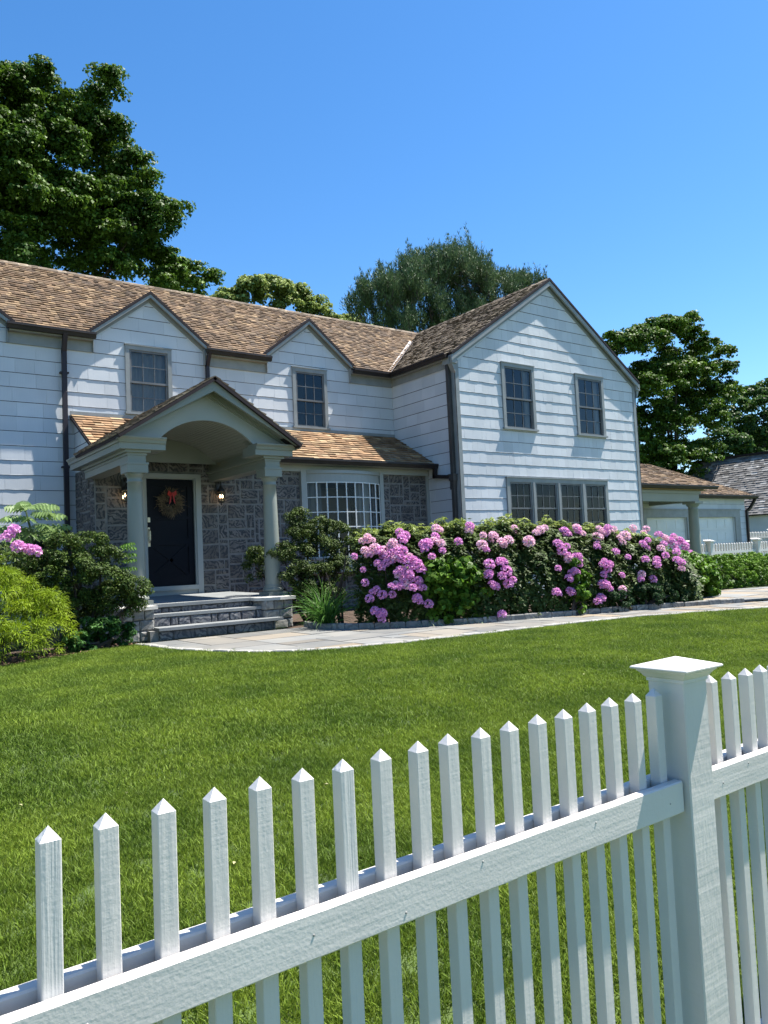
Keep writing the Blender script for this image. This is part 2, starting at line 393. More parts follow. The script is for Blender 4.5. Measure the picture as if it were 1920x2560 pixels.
def sweep(mb, path, prof, z0, closed=False):
    """profile [(out, z)] swept along a 2d path, out = to the right-hand side of travel, mitred"""
    n = len(path); rings = []
    for i in range(n):
        p = Vector(path[i]); ds = []
        if i > 0: ds.append((p-Vector(path[i-1])).normalized())
        if i < n-1: ds.append((Vector(path[i+1])-p).normalized())
        ns = [Vector((d.y, -d.x)) for d in ds]
        if len(ns) == 2:
            m = (ns[0]+ns[1]).normalized(); m = m/m.dot(ns[0])
        else: m = ns[0]
        rings.append([(p.x+m.x*o, p.y+m.y*o, z0+z) for o, z in prof])
    k = len(prof); vs = [v for r in rings for v in r]; fs = []
    for i in range(n-1):
        for j in range(k): fs.append((i*k+j, i*k+(j+1) % k, (i+1)*k+(j+1) % k, (i+1)*k+j))
    fs += [tuple(range(k))[::-1], tuple((n-1)*k+j for j in range(k))]
    mb.add(vs, fs)

# ================================================================== GROUND
def gz(x, y):
    t = min(1, max(0, (y-1.0)/6.3)); return -.23*(1-t*t*(3-2*t))
g = MB()
ys = [-60, -20, -4, 1.0, 1.8, 2.6, 3.4, 4.2, 5, 5.8, 6.6, 7.3, 40, 150, 700]; xs = [-500, -60, -5, 25, 60, 500]
for i in range(len(xs)):
    for j in range(len(ys)): g.v.append((xs[i], ys[j], gz(0, ys[j])-.03))
for i in range(len(xs)-1):
    for j in range(len(ys)-1):
        a = i*len(ys)+j; g.f.append((a, a+len(ys), a+len(ys)+1, a+1)); g.t.append(.5)
meta(g.obj('ground', GROUND), kind='structure')
FRONT = [(3.62,11.05),(3.66,10.3),(3.78,9.5),(4.05,8.7),(4.5,8.1),(5.2,7.78),(6.2,7.6),(7.4,7.5),(8.6,7.42),(9.8,7.25),(11.0,6.9),(12.1,6.45),(13.4,5.9),(16,5.1),(20,4.2)]
BACK = [(3.9,11.15),(6.45,11.15),(6.3,10.5),(6.6,9.85),(7.3,9.25),(8.2,8.75),(9.2,8.42),(10.4,8.15),(11.3,7.9),(12.2,7.55),(13.2,7.15),(15,6.6),(20,5.5)]
BEDL = [(-6,8.4),(0,9.3),(1.7,9.95),(2.3,10.35),(2.9,10.75),(3.62,11.05)]
lawn = [(-6,-3),(30,-3),(30,3.6),(20,4.2)]+FRONT[::-1][1:]+BEDL[::-1][1:]
def strips(poly, z, step=.4, y0=-3, y1=12):
    out = []; y = y0
    while y < y1:
        c = cliprect(poly, -1e3, 1e3, y, y+step)
        if len(c) > 2 and area(c) > 1e-4: out.append([(a, b, gz(a, b)+z) for a, b in c])
        y += step
    return out
m = MB()
for s in strips(lawn, 0): m.add(s, [tuple(range(len(s)))])
meta(m.obj('lawn', SOIL), kind='structure')
m = MB()
bed = [(-6,8.4-.0),(0,9.3),(1.7,9.95),(2.3,10.35),(2.9,10.75),(3.62,11.05),(3.62,16),(-6,16)]
m.add([(a, b, -.004) for a, b in bed], [tuple(range(len(bed)))])
bed2 = [(6.3,10.5),(6.6,9.85),(7.3,9.25),(8.2,8.75),(9.2,8.42),(10.4,8.15),(11.3,7.9),(12.2,7.55),(13.2,7.15),(14.2,7.6),(14.2,16),(6.3,16)]
m.add([(a, b, -.004) for a, b in bed2], [tuple(range(len(bed2)))])
meta(m.obj('mulch_bed', MULCH), kind='structure')
m = MB()                                                   # loose bark chips on the open part of the bed
for k in range(900):
    a = random.uniform(1.6,3.75); b = random.uniform(9.95,11.6)
    if b < 9.95+(a-1.7)*.57: continue
    d = random.uniform(0,6.28); l = random.uniform(.015,.05); wd = l*.3; z = random.uniform(.0,.03)
    c, s_ = math.cos(d), math.sin(d)
    m.add([(a-c*l-s_*wd, b-s_*l+c*wd, z), (a-c*l+s_*wd, b-s_*l-c*wd, z), (a+c*l+s_*wd, b+s_*l-c*wd, z+random.uniform(-.01,.02)), (a+c*l-s_*wd, b+s_*l+c*wd, z+.012)], [(0,1,2,3)], random.random())
MCH = mat('bark_chip', (.06,.03,.018), (.15,.085,.05), .9, 10, tint=.5)
meta(m.obj('mulch_chips', MCH), kind='stuff')
# paving: every flag a piece
path = empty('path', (6,9,0), None, None); path['kind'] = 'structure'
ppoly = FRONT+BACK[::-1]
m = MB(); m.add([(a, b, gz(a, b)+.004) for a, b in ppoly], [tuple(range(len(ppoly)))]); m.obj('joint_sand', SAND, path)
def flags(poly, x0, x1, y0, y1, z, parent, lim=None):
    unit = .31; nu, nv = int((x1-x0)/unit), int((y1-y0)/unit); occ = np.zeros((nu, nv), bool)
    for j in range(nv):
        for i in range(nu):
            if occ[i, j]: continue
            w0, h0 = random.choice([(1,2),(2,1),(2,2),(2,2),(2,3),(3,2),(3,2),(1,1)])
            w = 0
            while w < w0 and i+w < nu and not occ[i+w, j]: w += 1
            h = 1
            while h < h0 and j+h < nv and not occ[i:i+w, j+h].any(): h += 1
            occ[i:i+w, j:j+h] = True
            g_ = .008
            c = cliprect(poly, x0+i*unit+g_, x0+(i+w)*unit-g_, y0+j*unit+g_, y0+(j+h)*unit-g_)
            if len(c) < 3 or area(c) < .004: continue
            zz = z+random.uniform(-.003, .003); mb = MB(); mb.cur = random.random()
            mb.prism([(a, b, gz(a, b)-.01+z) for a, b in c], (0, 0, .03+zz-z)); mb.obj('flagstone', FLAG, parent)
def inner(poly_front, d):                                  # offset front edge inward for the pale edging strip
    out = []
    for i, p in enumerate(poly_front):
        a = Vector(poly_front[max(i-1, 0)]); b = Vector(poly_front[min(i+1, len(poly_front)-1)]); t = (b-a).normalized()
        out.append((p[0]-t.y*d, p[1]+t.x*d))
    return out
FIN = inner(FRONT, .13)
flags(FIN+BACK[::-1], 3.3, 16.5, 4.8, 11.3, 0, path)
def along(pts, step):
    out = []; acc = 0; prev = Vector(pts[0]); 
    L = sum((Vector(pts[i+1])-Vector(pts[i])).length for i in range(len(pts)-1)); n = int(L/step)
    for k in range(n+1):
        d = k*step; i = 0
        while i < len(pts)-2 and d > (Vector(pts[i+1])-Vector(pts[i])).length: d -= (Vector(pts[i+1])-Vector(pts[i])).length; i += 1
        a, b = Vector(pts[i]), Vector(pts[i+1]); t = (b-a).normalized(); out.append((a+t*d, t))
    return out
def blocks(pts, step, wd, z0, z1, mt, parent, name, side=1, jit=.01):
    ps = along(pts, step)
    for (a, t), (b, _) in zip(ps[:-1], ps[1:]):
        if not view((a.x, a.y, 0))[1]: continue
        d = (b-a); ln = d.length
        if ln < .02: continue
        d.normalize(); n = Vector((-d.y, d.x))*side; J = lambda: random.uniform(-jit, jit)
        q = [a+d*.006+n*J()*.5, b-d*.006+n*J()*.5, b-d*.006+n*(wd+J()), a+d*.006+n*(wd+J())]
        if side < 0: q = q[::-1]
        gzz = gz(a.x, a.y); mb = MB(); mb.cur = random.random(); top = z1+random.uniform(-.006, .008)
        c = (q[0]+q[1]+q[2]+q[3])/4
        bot = [(p.x, p.y, gzz+z0) for p in q]; mid = [(p.x, p.y, gzz+top-.012) for p in q]; tp = [(p.x+(c.x-p.x)*.14, p.y+(c.y-p.y)*.14, gzz+top) for p in q]
        mb.add(bot+mid+tp, [(0,3,2,1)]+[(i,(i+1)%4,4+(i+1)%4,4+i) for i in range(4)]+[(4+i,4+(i+1)%4,8+(i+1)%4,8+i) for i in range(4)]+[(8,9,10,11)])
        mb.obj(name, mt, parent)
blocks(FRONT, .29, .12, -.03, .03, EDGE, path, 'edging_stone')
curb = empty('bed_curb', (8, 9, 0), 'row of low rough grey kerb blocks between the flagstone walk and the flower bed', 'kerb')
blocks(BACK[1:11], .24, .11, -.03, .10, STONEP, curb, 'stone', 1, .014)
up = empty('side_path', (14, 8, 0), None, None); up['kind'] = 'structure'
upoly = [(12.6,7.55),(13.2,7.3),(15,6.75),(20,5.7),(20,8.2),(16,9.3),(13.4,8.9)]
m = MB(); m.add([(a, b, .035) for a, b in upoly], [tuple(range(len(upoly)))]); m.obj('joint_sand', SAND, up)
flags(upoly, 12.5, 20, 5.6, 9.4, .035, up)

# ================================================================== HOUSE
house = empty('house', (8, 15, 0), 'large white shingled two-storey house with brown cedar roof, dormers and a stone entrance front', 'house')
YM, YW, YS = 15.64, 13.24, 14.38
XC, XR, XL = 11.96, 18.79, -1.0
Z1, E_ = 5.449, .279
D = [(0.35, 2.87), (4.45, 6.80), (8.32, 10.62)]          # dormer spans (X)
DPK = 6.80; DEV = 5.86
W1, W2 = (5.09, 6.07, 4.30, 5.71), (9.00, 9.95, 4.27, 5.68)
WA, WB = (13.47, 14.62, 4.13, 5.75), (16.20, 17.36, 4.13, 5.75)
W4 = (13.44, 17.28, .75, 2.91)
holes_m = [(XL+.01, XL+.02, 9, 9.1), (W1[0], W1[1], W1[2], W1[3]), (W2[0], W2[1], W2[2], W2[3])]
# --- wall cores
reg = [(XL, 0), (XC, 0), (XC, 5.80), (XL, 5.80)]
m = MB(); O = Vector((0, YM, 0))
wall_grid(m, O, X_, Z_, -Y_, reg, [W1, W2], .12)
for a, b in D:
    c = (a+b)/2; hs = [W1, W2]
    for hh in [[(a, 5.80), (b, 5.80), (b, DEV-.1), (c, DPK-.12), (a, DEV-.1)]]:
        hh = [(p[0], max(p[1], 5.80)) for p in hh]
        wall_grid(m, O, X_, Z_, -Y_, [(a, 5.80), (b, 5.80), (c, DPK-.12)], [], .12)
main_wall = m.obj('main_wall', WHITE, house)
m = MB(); O = Vector((0, YW, 0))
wall_grid(m, O, X_, Z_, -Y_, [(XC, 0), (XR, 0), (XR, 5.62), (XC, 5.62)], [WA, WB, W4], .12)
wall_grid(m, O, X_, Z_, -Y_, [(XC, 5.62), (XR, 5.62), (15.34, 7.98)], [WA, WB], .12)
m.box(XR-.12, XR, YW+.12, 22, 0, 5.6)
wing_wall = m.obj('wing_wall', WHITE, house)
m = MB(); m.box(XC, XC+.12, YW+.12, YM+.1, 0, 5.7); m.box(XL, 15.3, 21.6, 21.7, 0, 5.7)
m.obj('side_wall', WHITE, house)
# --- siding shingles
def siding(O, U, V, N, region, holes, wr, parent, mode):
    return key(courses(O, U, V, N, region, E_, wr, .0145, .12, holes, v00=Z1-E_*19-1e-4, wob=.0014, bjit=0, gap=.003), mode)
side = []
O = Vector((0, YM, 0))
pad = lambda w_: (w_[0]+.01, w_[1]-.01, w_[2]+.01, w_[3]-.01)
side += siding(O, X_, Z_, -Y_, [(XL, .42), (XC-.02, .42), (XC-.02, Z1), (XL, Z1)], [pad(W1), pad(W2), (4.07, 12, 0, 3.95)], (.34,.62), house, 0)
for a, b in D[:]:
    c = (a+b)/2
    hs = [pad(W1), pad(W2)]
    side += siding(O, X_, Z_, -Y_, [(a+.0, Z1), (b, Z1), (b, DEV-.14), (c, DPK-.16), (a, DEV-.14)], hs, (.34,.62), house, 0)
O = Vector((XC, 0, 0)); 
side += siding(O, -Y_, Z_, -X_, [(-YM, .42), (-YW-.0, .42), (-YW-.0, Z1+.02), (-YM, Z1+.02)], [(-YM, -14.3, 0, 2.6)], (.34,.62), house, 0)
O = Vector((0, YW, 0))
side += siding(O, X_, Z_, -Y_, [(XC+.11, .42), (XR-.11, .42), (XR-.11, 5.60), (15.36, 7.90), (XC+.11, 5.60)], [pad(WA), pad(WB), pad(W4)], (.13,.33), house, 0)
O = Vector((4.07, 0, 0))                                   # siding over the stone on the end of the bump-out
side += siding(O, -Y_, Z_, -X_, [(-YM, 3.0), (-YS, 3.0), (-YS, 3.38), (-YM, 4.08)], [], (.3,.5), house, 0)
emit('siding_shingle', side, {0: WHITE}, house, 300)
# --- corner boards, friezes
m = MB()
m.box(XC-.022, XC+.11, YW-.028, YW+.0, .3, 5.62); m.box(XC-.025, XC-.0, YW-.028, YW+.09, .3, 5.6)
m.box(XR-.11, XR+.022, YW-.028, YW, .3, 5.62); m.box(XR, XR+.025, YW-.028, YW+.09, .3, 5.6)
for q in range(4):
    mm = MB(); mm.v = m.v[q*8:q*8+8]; mm.f = [tuple(i-q*8 for i in f) for f in m.f[q*6:q*6+6]]; mm.t = [.5]*6; mm.obj('corner_board', CASING, house)
m = MB()
for a, b in ((2.87, 4.45), (6.80, 8.32), (10.62, XC)): m = MB(); m.box(a+.002, b-.002, YM-.035, YM-.002, Z1, 5.80); m.obj('frieze_board', CASING, house)
m = MB(); m.box(XC-.035, XC-.002, YW+.09, YM-.035, Z1+.02, 5.78); m.obj('frieze_board', CASING, house)
# --- roofs
EY, EZ, RY, RZ = 15.47, 5.80, 18.60, 8.14                 # main eave / ridge
WEX0, WEX1, WRX, WEZ = 11.80, 18.88, 15.34, 5.76
WY0 = 13.12
def nrm(a, b): return Vector(a).cross(Vector(b)).normalized()
sv = Vector((0, RY-EY, RZ-EZ)); SL = sv.length; Vm = sv.normalized(); Nm = X_.cross(Vm).normalized()
Om = Vector((0, EY, EZ))
def dorm_tri(a, b, grow=0.):
    c = (a+b)/2; vt = (DPK+.06-EZ)/(RZ-EZ)*SL
    v0 = (DEV+.02-EZ)/(RZ-EZ)*SL
    return a-.1-grow, b+.1+grow, c, vt, v0
def in_dormer(u, v):
    for a, b in D:
        l, r, c, vt, v0 = dorm_tri(a, b)
        if v < vt and l+.02 < u < r-.02:
            if v <= v0: return (a-.04 < u < b+.04)
            f = (v-v0)/(vt-v0)
            if l+(c-l)*f+.05 < u < r+(c-r)*f-.05: return True
    return False
vend = SL; ua, ub = WEX0, WRX
deck = [(XL-1, 0)]
for a, b in D: deck += [(a-.03, 0), (a-.03, dorm_tri(a, b)[4]), ((a+b)/2, dorm_tri(a, b)[3]), (b+.03, dorm_tri(a, b)[4]), (b+.03, 0)]
deck += [(WEX0+.05, 0), (WRX+.03, SL), (XL-1, SL)]
m = MB(); m.prism([Om+X_*u+Vm*v-Nm*.03 for u, v in deck], -Nm*.03)
bk = Vector((0, RY-EY, -(RZ-EZ)))
m.prism([(XL-1, RY, RZ-.03), (WRX, RY, RZ-.03), (WRX, 2*RY-EY, EZ), (XL-1, 2*RY-EY, EZ)], (0, 0, -.04))
main_roof = m.obj('roof_deck', DRIP, house)
roofs = key(courses(Om, X_, Vm, Nm, [(XL-1, 0), (WEX0, 0), (WRX, SL), (XL-1, SL)], .128, (.06,.17), .022, .45, drop=in_dormer, bjit=.006, gap=.004), 'b')
def wingplane(x0, x1, z0, z1, ya, yb):
    pass
# wing left slope : u runs back along +Y, v up the slope toward +X
svw = Vector((WRX-WEX0, 0, RZ-WEZ)); SW = svw.length; Vw = svw.normalized(); Nw = Vector((-(RZ-WEZ), 0, WRX-WEX0)).normalized()
Ow = Vector((WEX0, WY0, WEZ)); 
roofs += key(courses(Ow, Y_, Vw, Nw, [(0, 0), (15.5-WY0, 0), (RY-WY0, SW), (0, SW)], .128, (.06,.17), .022, .45, bjit=.006, gap=.004), 'g')
m = MB(); m.prism([Ow+Y_*u+Vw*v-Nw*.03 for u, v in [(0,0),(15.5-WY0,0),(RY-WY0,SW),(0,SW)]], -Nw*.03)
svr = Vector((WRX-WEX1, 0, RZ-WEZ)); Vr = svr.normalized(); Nr = Vector(((RZ-WEZ), 0, WEX1-WRX)).normalized(); Or = Vector((WEX1, WY0, WEZ)); SR = svr.length
m.prism([Or+Y_*u+Vr*v-Nr*.03 for u, v in [(0,0),(9,0),(9,SR),(0,SR)]], -Nr*.03)
m.obj('wing_roof_deck', DRIP, house)
roofs += key(courses(Or, Y_, Vr, Nr, [(0, 0), (9, 0), (9, SR), (0, SR)], .138, (.3,.7), .016, .3), 'g')
# ridge caps
m = MB()
x = XL-1
while x < WRX:
    m.cur = random.random(); l = .21
    m.prism([(x, RY-.10, RZ-.055), (x, RY, RZ+.022), (x, RY+.10, RZ-.055), (x, RY+.10, RZ-.075), (x, RY, RZ), (x, RY-.10, RZ-.075)], (l+.01, 0, .006)); x += l
y = WY0
while y < RY:
    m.cur = random.random()
    m.prism([(WRX-.10, y, RZ-.055), (WRX, y, RZ+.022), (WRX+.10, y, RZ-.055), (WRX+.10, y, RZ-.075), (WRX, y, RZ), (WRX-.10, y, RZ-.075)], (0, .22, .006)); y += .21
m.obj('ridge_cap', CEDARG, house, kind='stuff')
# valley flashing
m = MB(); a = Vector((WEX0-.02, EY-.0, EZ-.02)); b = Vector((WRX, RY, RZ)); d = b-a
for sgn, off in ((-1, Vector((-.075, 0, .035))), (1, Vector((.0, -.085, .035)))):
    m.add([a+Vector((0,0,.014)), a+off, a+off+d*.74, a+d*.74+Vector((0,0,.014))], [(0,1,2,3)])
m.obj('valley_flashing', ZINC, house)
# wing rake trim + dark drip edge + returns
def rake(m1, m2, xl, xr, xc, zl, zc, y, wd=.16, th=.035, dy=.05):
    for (x0, z0, x1, z1) in ((xl, zl, xc, zc), (xr, zl, xc, zc)):
        m1.prism([(x0, y, z0-.02), (x1, y, z1-.02), (x1, y, z1-.02-wd*1.2), (x0+(x1-x0)*.0, y, z0-.02-wd*1.2)], (0, dy, 0))
        m2.prism([(x0, y-.012, z0+.02), (x1, y-.012, z1+.02), (x1, y-.012, z1-.045), (x0, y-.012, z0-.045)], (0, .06+dy, 0))
m1, m2 = MB(), MB()
rake(m1, m2, WEX0, WEX1, WRX, WEZ-.01, RZ-.01, WY0, .135)
for sx, xe in ((-1, XC), (1, XR)):                          # boxed cornice returns
    m1.box(min(xe-sx*.02, xe+sx*.14), max(xe-sx*.02, xe+sx*.14), WY0+.02, YW+.25, 5.52, 5.70)
    m1.prism([(xe+sx*.02, WY0+.05, 5.52), (xe+sx*.13, WY0+.05, 5.52), (xe+sx*.02, WY0+.05, 5.30)], (0, .14, 0))
m1.prism([(XC+.1, WY0+.05, 5.57), (XR-.1, WY0+.05, 5.57), (WRX, WY0+.05, 7.93)], (0, .0001, 0)) if False else None
for (x0, x1) in ((WEX0, WRX), (WEX1, WRX)):                 # soffit under the rake
    m1.prism([(x0, WY0+.05, WEZ-.06), (x1, WY0+.05, RZ-.07), (x1, WY0+.05, RZ-.10), (x0, WY0+.05, WEZ-.09)], (0, YW-WY0-.05, 0))
    m1.prism([(x0, YW-.022, WEZ-.10), (x1, YW-.022, RZ-.10), (x1, YW-.022, RZ-.27), (x0, YW-.022, WEZ-.27)], (0, .021, 0))
m1.obj('rake_board', CASING, house); m2.obj('drip_edge', DRIP, house)
# dormers
for a, b in D:
    c = (a+b)/2; m1, m2 = MB(), MB()
    rake(m1, m2, a-.13, b+.13, c, DEV-.02, DPK+.06, YM-.13, .085, dy=.04)
    for x0 in (a-.13, b+.13):
        m1.prism([(x0, YM-.09, DEV-.06), (c, YM-.09, DPK+.01), (c, YM-.09, DPK-.02), (x0, YM-.09, DEV-.09)], (0, .09, 0))
        m1.prism([(x0, YM-.024, DEV-.09), (c, YM-.024, DPK-.02), (c, YM-.024, DPK-.13), (x0, YM-.024, DEV-.20)], (0, .023, 0))
    m1.box(a-.01, a+.0, YM-.10, YM-.002, Z1, 5.80); m1.box(b, b+.01, YM-.10, YM-.002, Z1, 5.80)
    dr = m1.obj('dormer_rake', CASING, house); m2.obj('drip_edge', DRIP, dr)
    yb = EY+(DPK+.06-EZ)/(RZ-EZ)*(RY-EY); y0 = EY+(DEV-EZ)/(RZ-EZ)*(RY-EY)
    for x0 in (a-.13, b+.13):
        sg = 1 if x0 < c else -1; vv = Vector((c-x0, 0, DPK-DEV+.08)); L = vv.length; vv.normalize(); N = Vector((-sg*vv.z, 0, abs(vv.x))).normalized()
        Od = Vector((x0, YM-.13, DEV-.02)); reg = [(0, 0), (y0-YM+.25, 0), (yb-YM+.15, L), (0, L)]
        mm = MB(); mm.prism([Od+Y_*u+vv*v-N*.02 for u, v in reg], -N*.02); mm.obj('dormer_deck', DRIP, dr)
        roofs += key(courses(Od, Y_, vv, N, reg, .138, (.08,.2), .014, .4, gap=.004), 'b')
# --- shed roof over the stone front
SYT, SZT, SYE, SZE = 15.62, 4.16, 14.06, 3.27
ss = Vector((0, SYT-SYE, SZT-SZE)); SSL = ss.length; Vs = ss.normalized(); Ns = X_.cross(Vs).normalized(); Os = Vector((0, SYE, SZE))
PX, PZ, PH = 5.245, 4.17, 1.60                              # portico ridge X, Z, half width
PEZ = 3.125; pm = (PZ-PEZ)/PH
def under_portico(u, v):
    z = SZE+v*Vs.z; return z < PZ-abs(u-PX)*pm-.03
roofs += key(courses(Os, X_, Vs, Ns, [(4.0, 0), (XC-.03, 0), (XC-.03, SSL), (4.0, SSL)], .138, (.12,.30), .026, .4, drop=under_portico, bjit=.005, gap=.004), 'o')
m = MB(); m.prism([Os+X_*u+Vs*v-Ns*.012 for u, v in [(3.98,0),(XC-.03,0),(XC-.03,SSL),(3.98,SSL)]], -Ns*.05)
m.obj('shed_roof_deck', DRIP, house)
m = MB(); m.box(3.99, XC-.03, YM-.045, YM-.022, SZT-.0, SZT+.07); m.obj('step_flashing', CASING, house)
# portico roof slabs
for sg in (-1, 1):
    x0 = PX+sg*PH; vv = Vector((PX-x0, 0, PZ-PEZ)); L = vv.length; vv.normalize(); N = Vector((sg*abs(vv.z), 0, abs(vv.x))).normalized()
    Op = Vector((x0, 11.60, PEZ)); reg = [(0, 0), (SYE-11.6+.0, 0), (SYT-11.60, L), (0, L)]
    mm = MB(); mm.prism([Op+Y_*u+vv*v-N*.012 for u, v in reg], -N*.05); mm.obj('portico_roof_deck', DRIP, house)
    roofs += key(courses(Op, Y_, vv, N, reg, .138, (.12,.30), .026, .4, bjit=.012, gap=.004), 'g')
emit('roof_shingle', roofs, {'b': CEDAR, 'g': CEDARG, 'o': CEDAR2}, house, 300)
# --- gutters
GP = [(0, -.11), (.075, -.11), (.095, -.05), (.115, -.045), (.115, 0), (.10, 0), (.10, -.03), (.0, -.03)]
gt = [((2.84, EY), (4.46, EY), EZ-.005), ((6.80, EY), (8.36, EY), EZ-.005)]
for a, b, z in gt:
    m = MB(); sweep(m, [a, b], GP, z); m.obj('gutter', GUTTER, house)
m = MB(); sweep(m, [(10.62, EY), (WEX0, EY), (WEX0, WY0+.14)], GP, EZ-.03); m.obj('gutter', GUTTER, house)
m = MB(); sweep(m, [(6.78, SYE-.0), (XC-.0, SYE-.0)], GP, SZE+.0); m.obj('gutter', GUTTER, house)
m = MB()
for a, b in ((2.9, 4.43), (6.82, 8.3), (10.64, XC-.05)): m.box(a, b, EY+.005, YM-.036, EZ-.14, EZ-.05)
m.box(WEX0+.005, XC-.036, WY0+.2, EY, EZ-.16, EZ-.07)
m.obj('soffit', CASING, house)
m = MB(); m.box(6.5, XC-.03, SYE+.006, YS-.06, SZE-.115, SZE-.05); m.box(6.5, XC-.03, YS-.06, YS-.03, 3.02, SZE-.05); m.obj('shed_soffit', TRIM, house)
# --- downspouts
def spout(pts, r, mt, name='downspout', parent=house):
    m = MB()
    for i in range(len(pts)-1):
        a, b = Vector(pts[i]), Vector(pts[i+1]); d = (b-a).normalized()
        sx = X_ if abs(d.z) > .5 else Z_; s1 = (sx-d*sx.dot(d)).normalized()*r; s2 = d.cross(s1).normalized()*r
        a2 = a-d*r*.7; b2 = b+d*r*.7
        m.prism([a2+s1+s2, a2-s1+s2, a2-s1-s2, a2+s1-s2], b2-a2)
    return m.obj(name, mt, parent)
d1 = spout([(3.88, EY-.05, EZ-.1), (3.88, YM-.10, EZ-.42), (3.88, YM-.085, .1)], .042, SPOUT)
m = MB()
for z in (4.95, 3.1, 1.6): m.box(3.80, 3.96, YM-.135, YM-.03, z, z+.03)
m.obj('bracket', SPOUT, d1)
spout([(6.86, EY-.05, EZ-.1), (6.86, YM-.08, EZ-.36), (6.86, YM-.07, 4.2)], .036, SPOUT)
d3 = spout([(WEX0+.06, YW+.12, EZ-.1), (XC-.075, YW+.13, EZ-.42), (XC-.075, YW+.13, .1)], .045, SPOUT2)
m = MB(); m.box(XC-.15, XC-.002, YW+.05, YW+.21, 2.80, 2.93); m.prism([(XC-.14, YW+.06, 2.80), (XC-.01, YW+.06, 2.80), (XC-.03, YW+.09, 2.60), (XC-.12, YW+.09, 2.60)], (0, .13, 0)); m.box(XC-.165, XC-.002, YW+.03, YW+.23, 2.93, 2.955)
m.obj('leader_head', SPOUT2, d3)
spout([(XC-.09, SYE-.06, SZE-.09), (XC-.09, SYE-.04, SZE-.30), (XC-.09, YW+.22, 2.90)], .042, GUTTER, 'leader_pipe')
# --- stone front
DX0, DX1, DZ0, DZ1 = 5.02, 5.96, .735, 2.79
BW = (8.37, 10.56, .80, 3.06)
sh = [(DX0-.16, DX1+.14, 0, DZ1+.10), BW]
m = MB(); wall_grid(m, Vector((0, YS, 0)), X_, Z_, -Y_, [(4.07, 0), (XC-.08, 0), (XC-.08, 3.45), (4.07, 3.45)], [(DX0-.02, DX1+.02, .4, DZ1+.02), (8.45, 10.5, .9, 2.95)], .14)
m.prism([(4.073, YS+.141, 0), (4.073, YM-.001, 0), (4.073, YM-.001, 4.06), (4.073, YS+.141, 3.44)], (.1, 0, 0))
sw = m.obj('stone_wall', MORTAR, house)
st = ashlar(Vector((0, YS, 0)), X_, Z_, -Y_, 4.07, XC-.09, .0, 3.12, sh)
st += ashlar(Vector((4.07, 0, 0)), -Y_, Z_, -X_, -YM+.0, -YS+.0, .0, 3.0, [], wmax=5)
emit('stone', st, STONE, sw, 300)
m = MB(); m.box(XC-.085, XC-.0, YS-.03, YS+.05, .1, 3.1); m.obj('corner_trim', TRIM, house)
# --- door
m = MB(); y0 = YS-.055
m.box(DX0-.16, DX0-.04, y0, YS+.02, .50, DZ1+.10); m.box(DX1+.03, DX1+.14, y0, YS+.02, .50, DZ1+.10); m.box(DX0-.04, DX1+.03, y0, YS+.02, DZ1+.02, DZ1+.10)
m.box(DX0-.04, DX0, y0+.03, YS+.12, .66, DZ1+.02); m.box(DX1, DX1+.03, y0+.03, YS+.12, .66, DZ1+.02); m.box(DX0, DX1, y0+.03, YS+.12, DZ1, DZ1+.02)
m.box(DX0-.04, DX1+.03, y0-.02, YS+.12, DZ0-.085, DZ0-.0); m.box(DX0-.04, DX1+.03, y0+.025, YS+.12, .50, DZ0-.086)
m.obj('door_frame', TRIM, house)
m = MB(); yd = YS+.02
m.box(DX0, DX1, yd+.02, yd+.06, DZ0, DZ1)
for (a, b, c, d) in ((DX0, DX0+.12, DZ0, DZ1), (DX1-.12, DX1, DZ0, DZ1), (DX0+.12, DX1-.12, DZ1-.14, DZ1), (DX0+.12, DX1-.12, DZ0, DZ0+.2), (DX0+.12, DX1-.12, 1.52, 1.64), (DX0+.12, DX1-.12, 2.02, 2.08)):
    m.box(a, b, yd, yd+.02, c, d)
ax, bx_, az, bz = DX0+.12, DX1-.12, DZ0+.2, 1.52
for (p, q) in (((ax, az), (bx_, bz)), ((ax, bz), (bx_, az))):
    dx, dz = q[0]-p[0], q[1]-p[1]; L = math.hypot(dx, dz); nx, nz = -dz/L*.03, dx/L*.03
    m.prism([(p[0]+nx, yd+.004, p[1]+nz), (q[0]+nx, yd+.004, q[1]+nz), (q[0]-nx, yd+.004, q[1]-nz), (p[0]-nx, yd+.004, p[1]-nz)], (0, .014, 0))
door = m.obj('front_door', DOOR, house)
m = MB(); m.box(DX0+.015, DX0+.06, yd-.012, yd, 1.50, 1.86); m.tube([(DX0+.038, yd-.01, 1.83), (DX0+.045, yd-.06, 1.79), (DX0+.045, yd-.06, 1.62), (DX0+.038, yd-.01, 1.56)], .011, 8); m.obj('handle', BRASS, door)
m = MB(); m.box(DX0+.015, DX0+.065, yd-.02, yd, 1.96, 2.05); m.obj('deadbolt', BRASS, door)
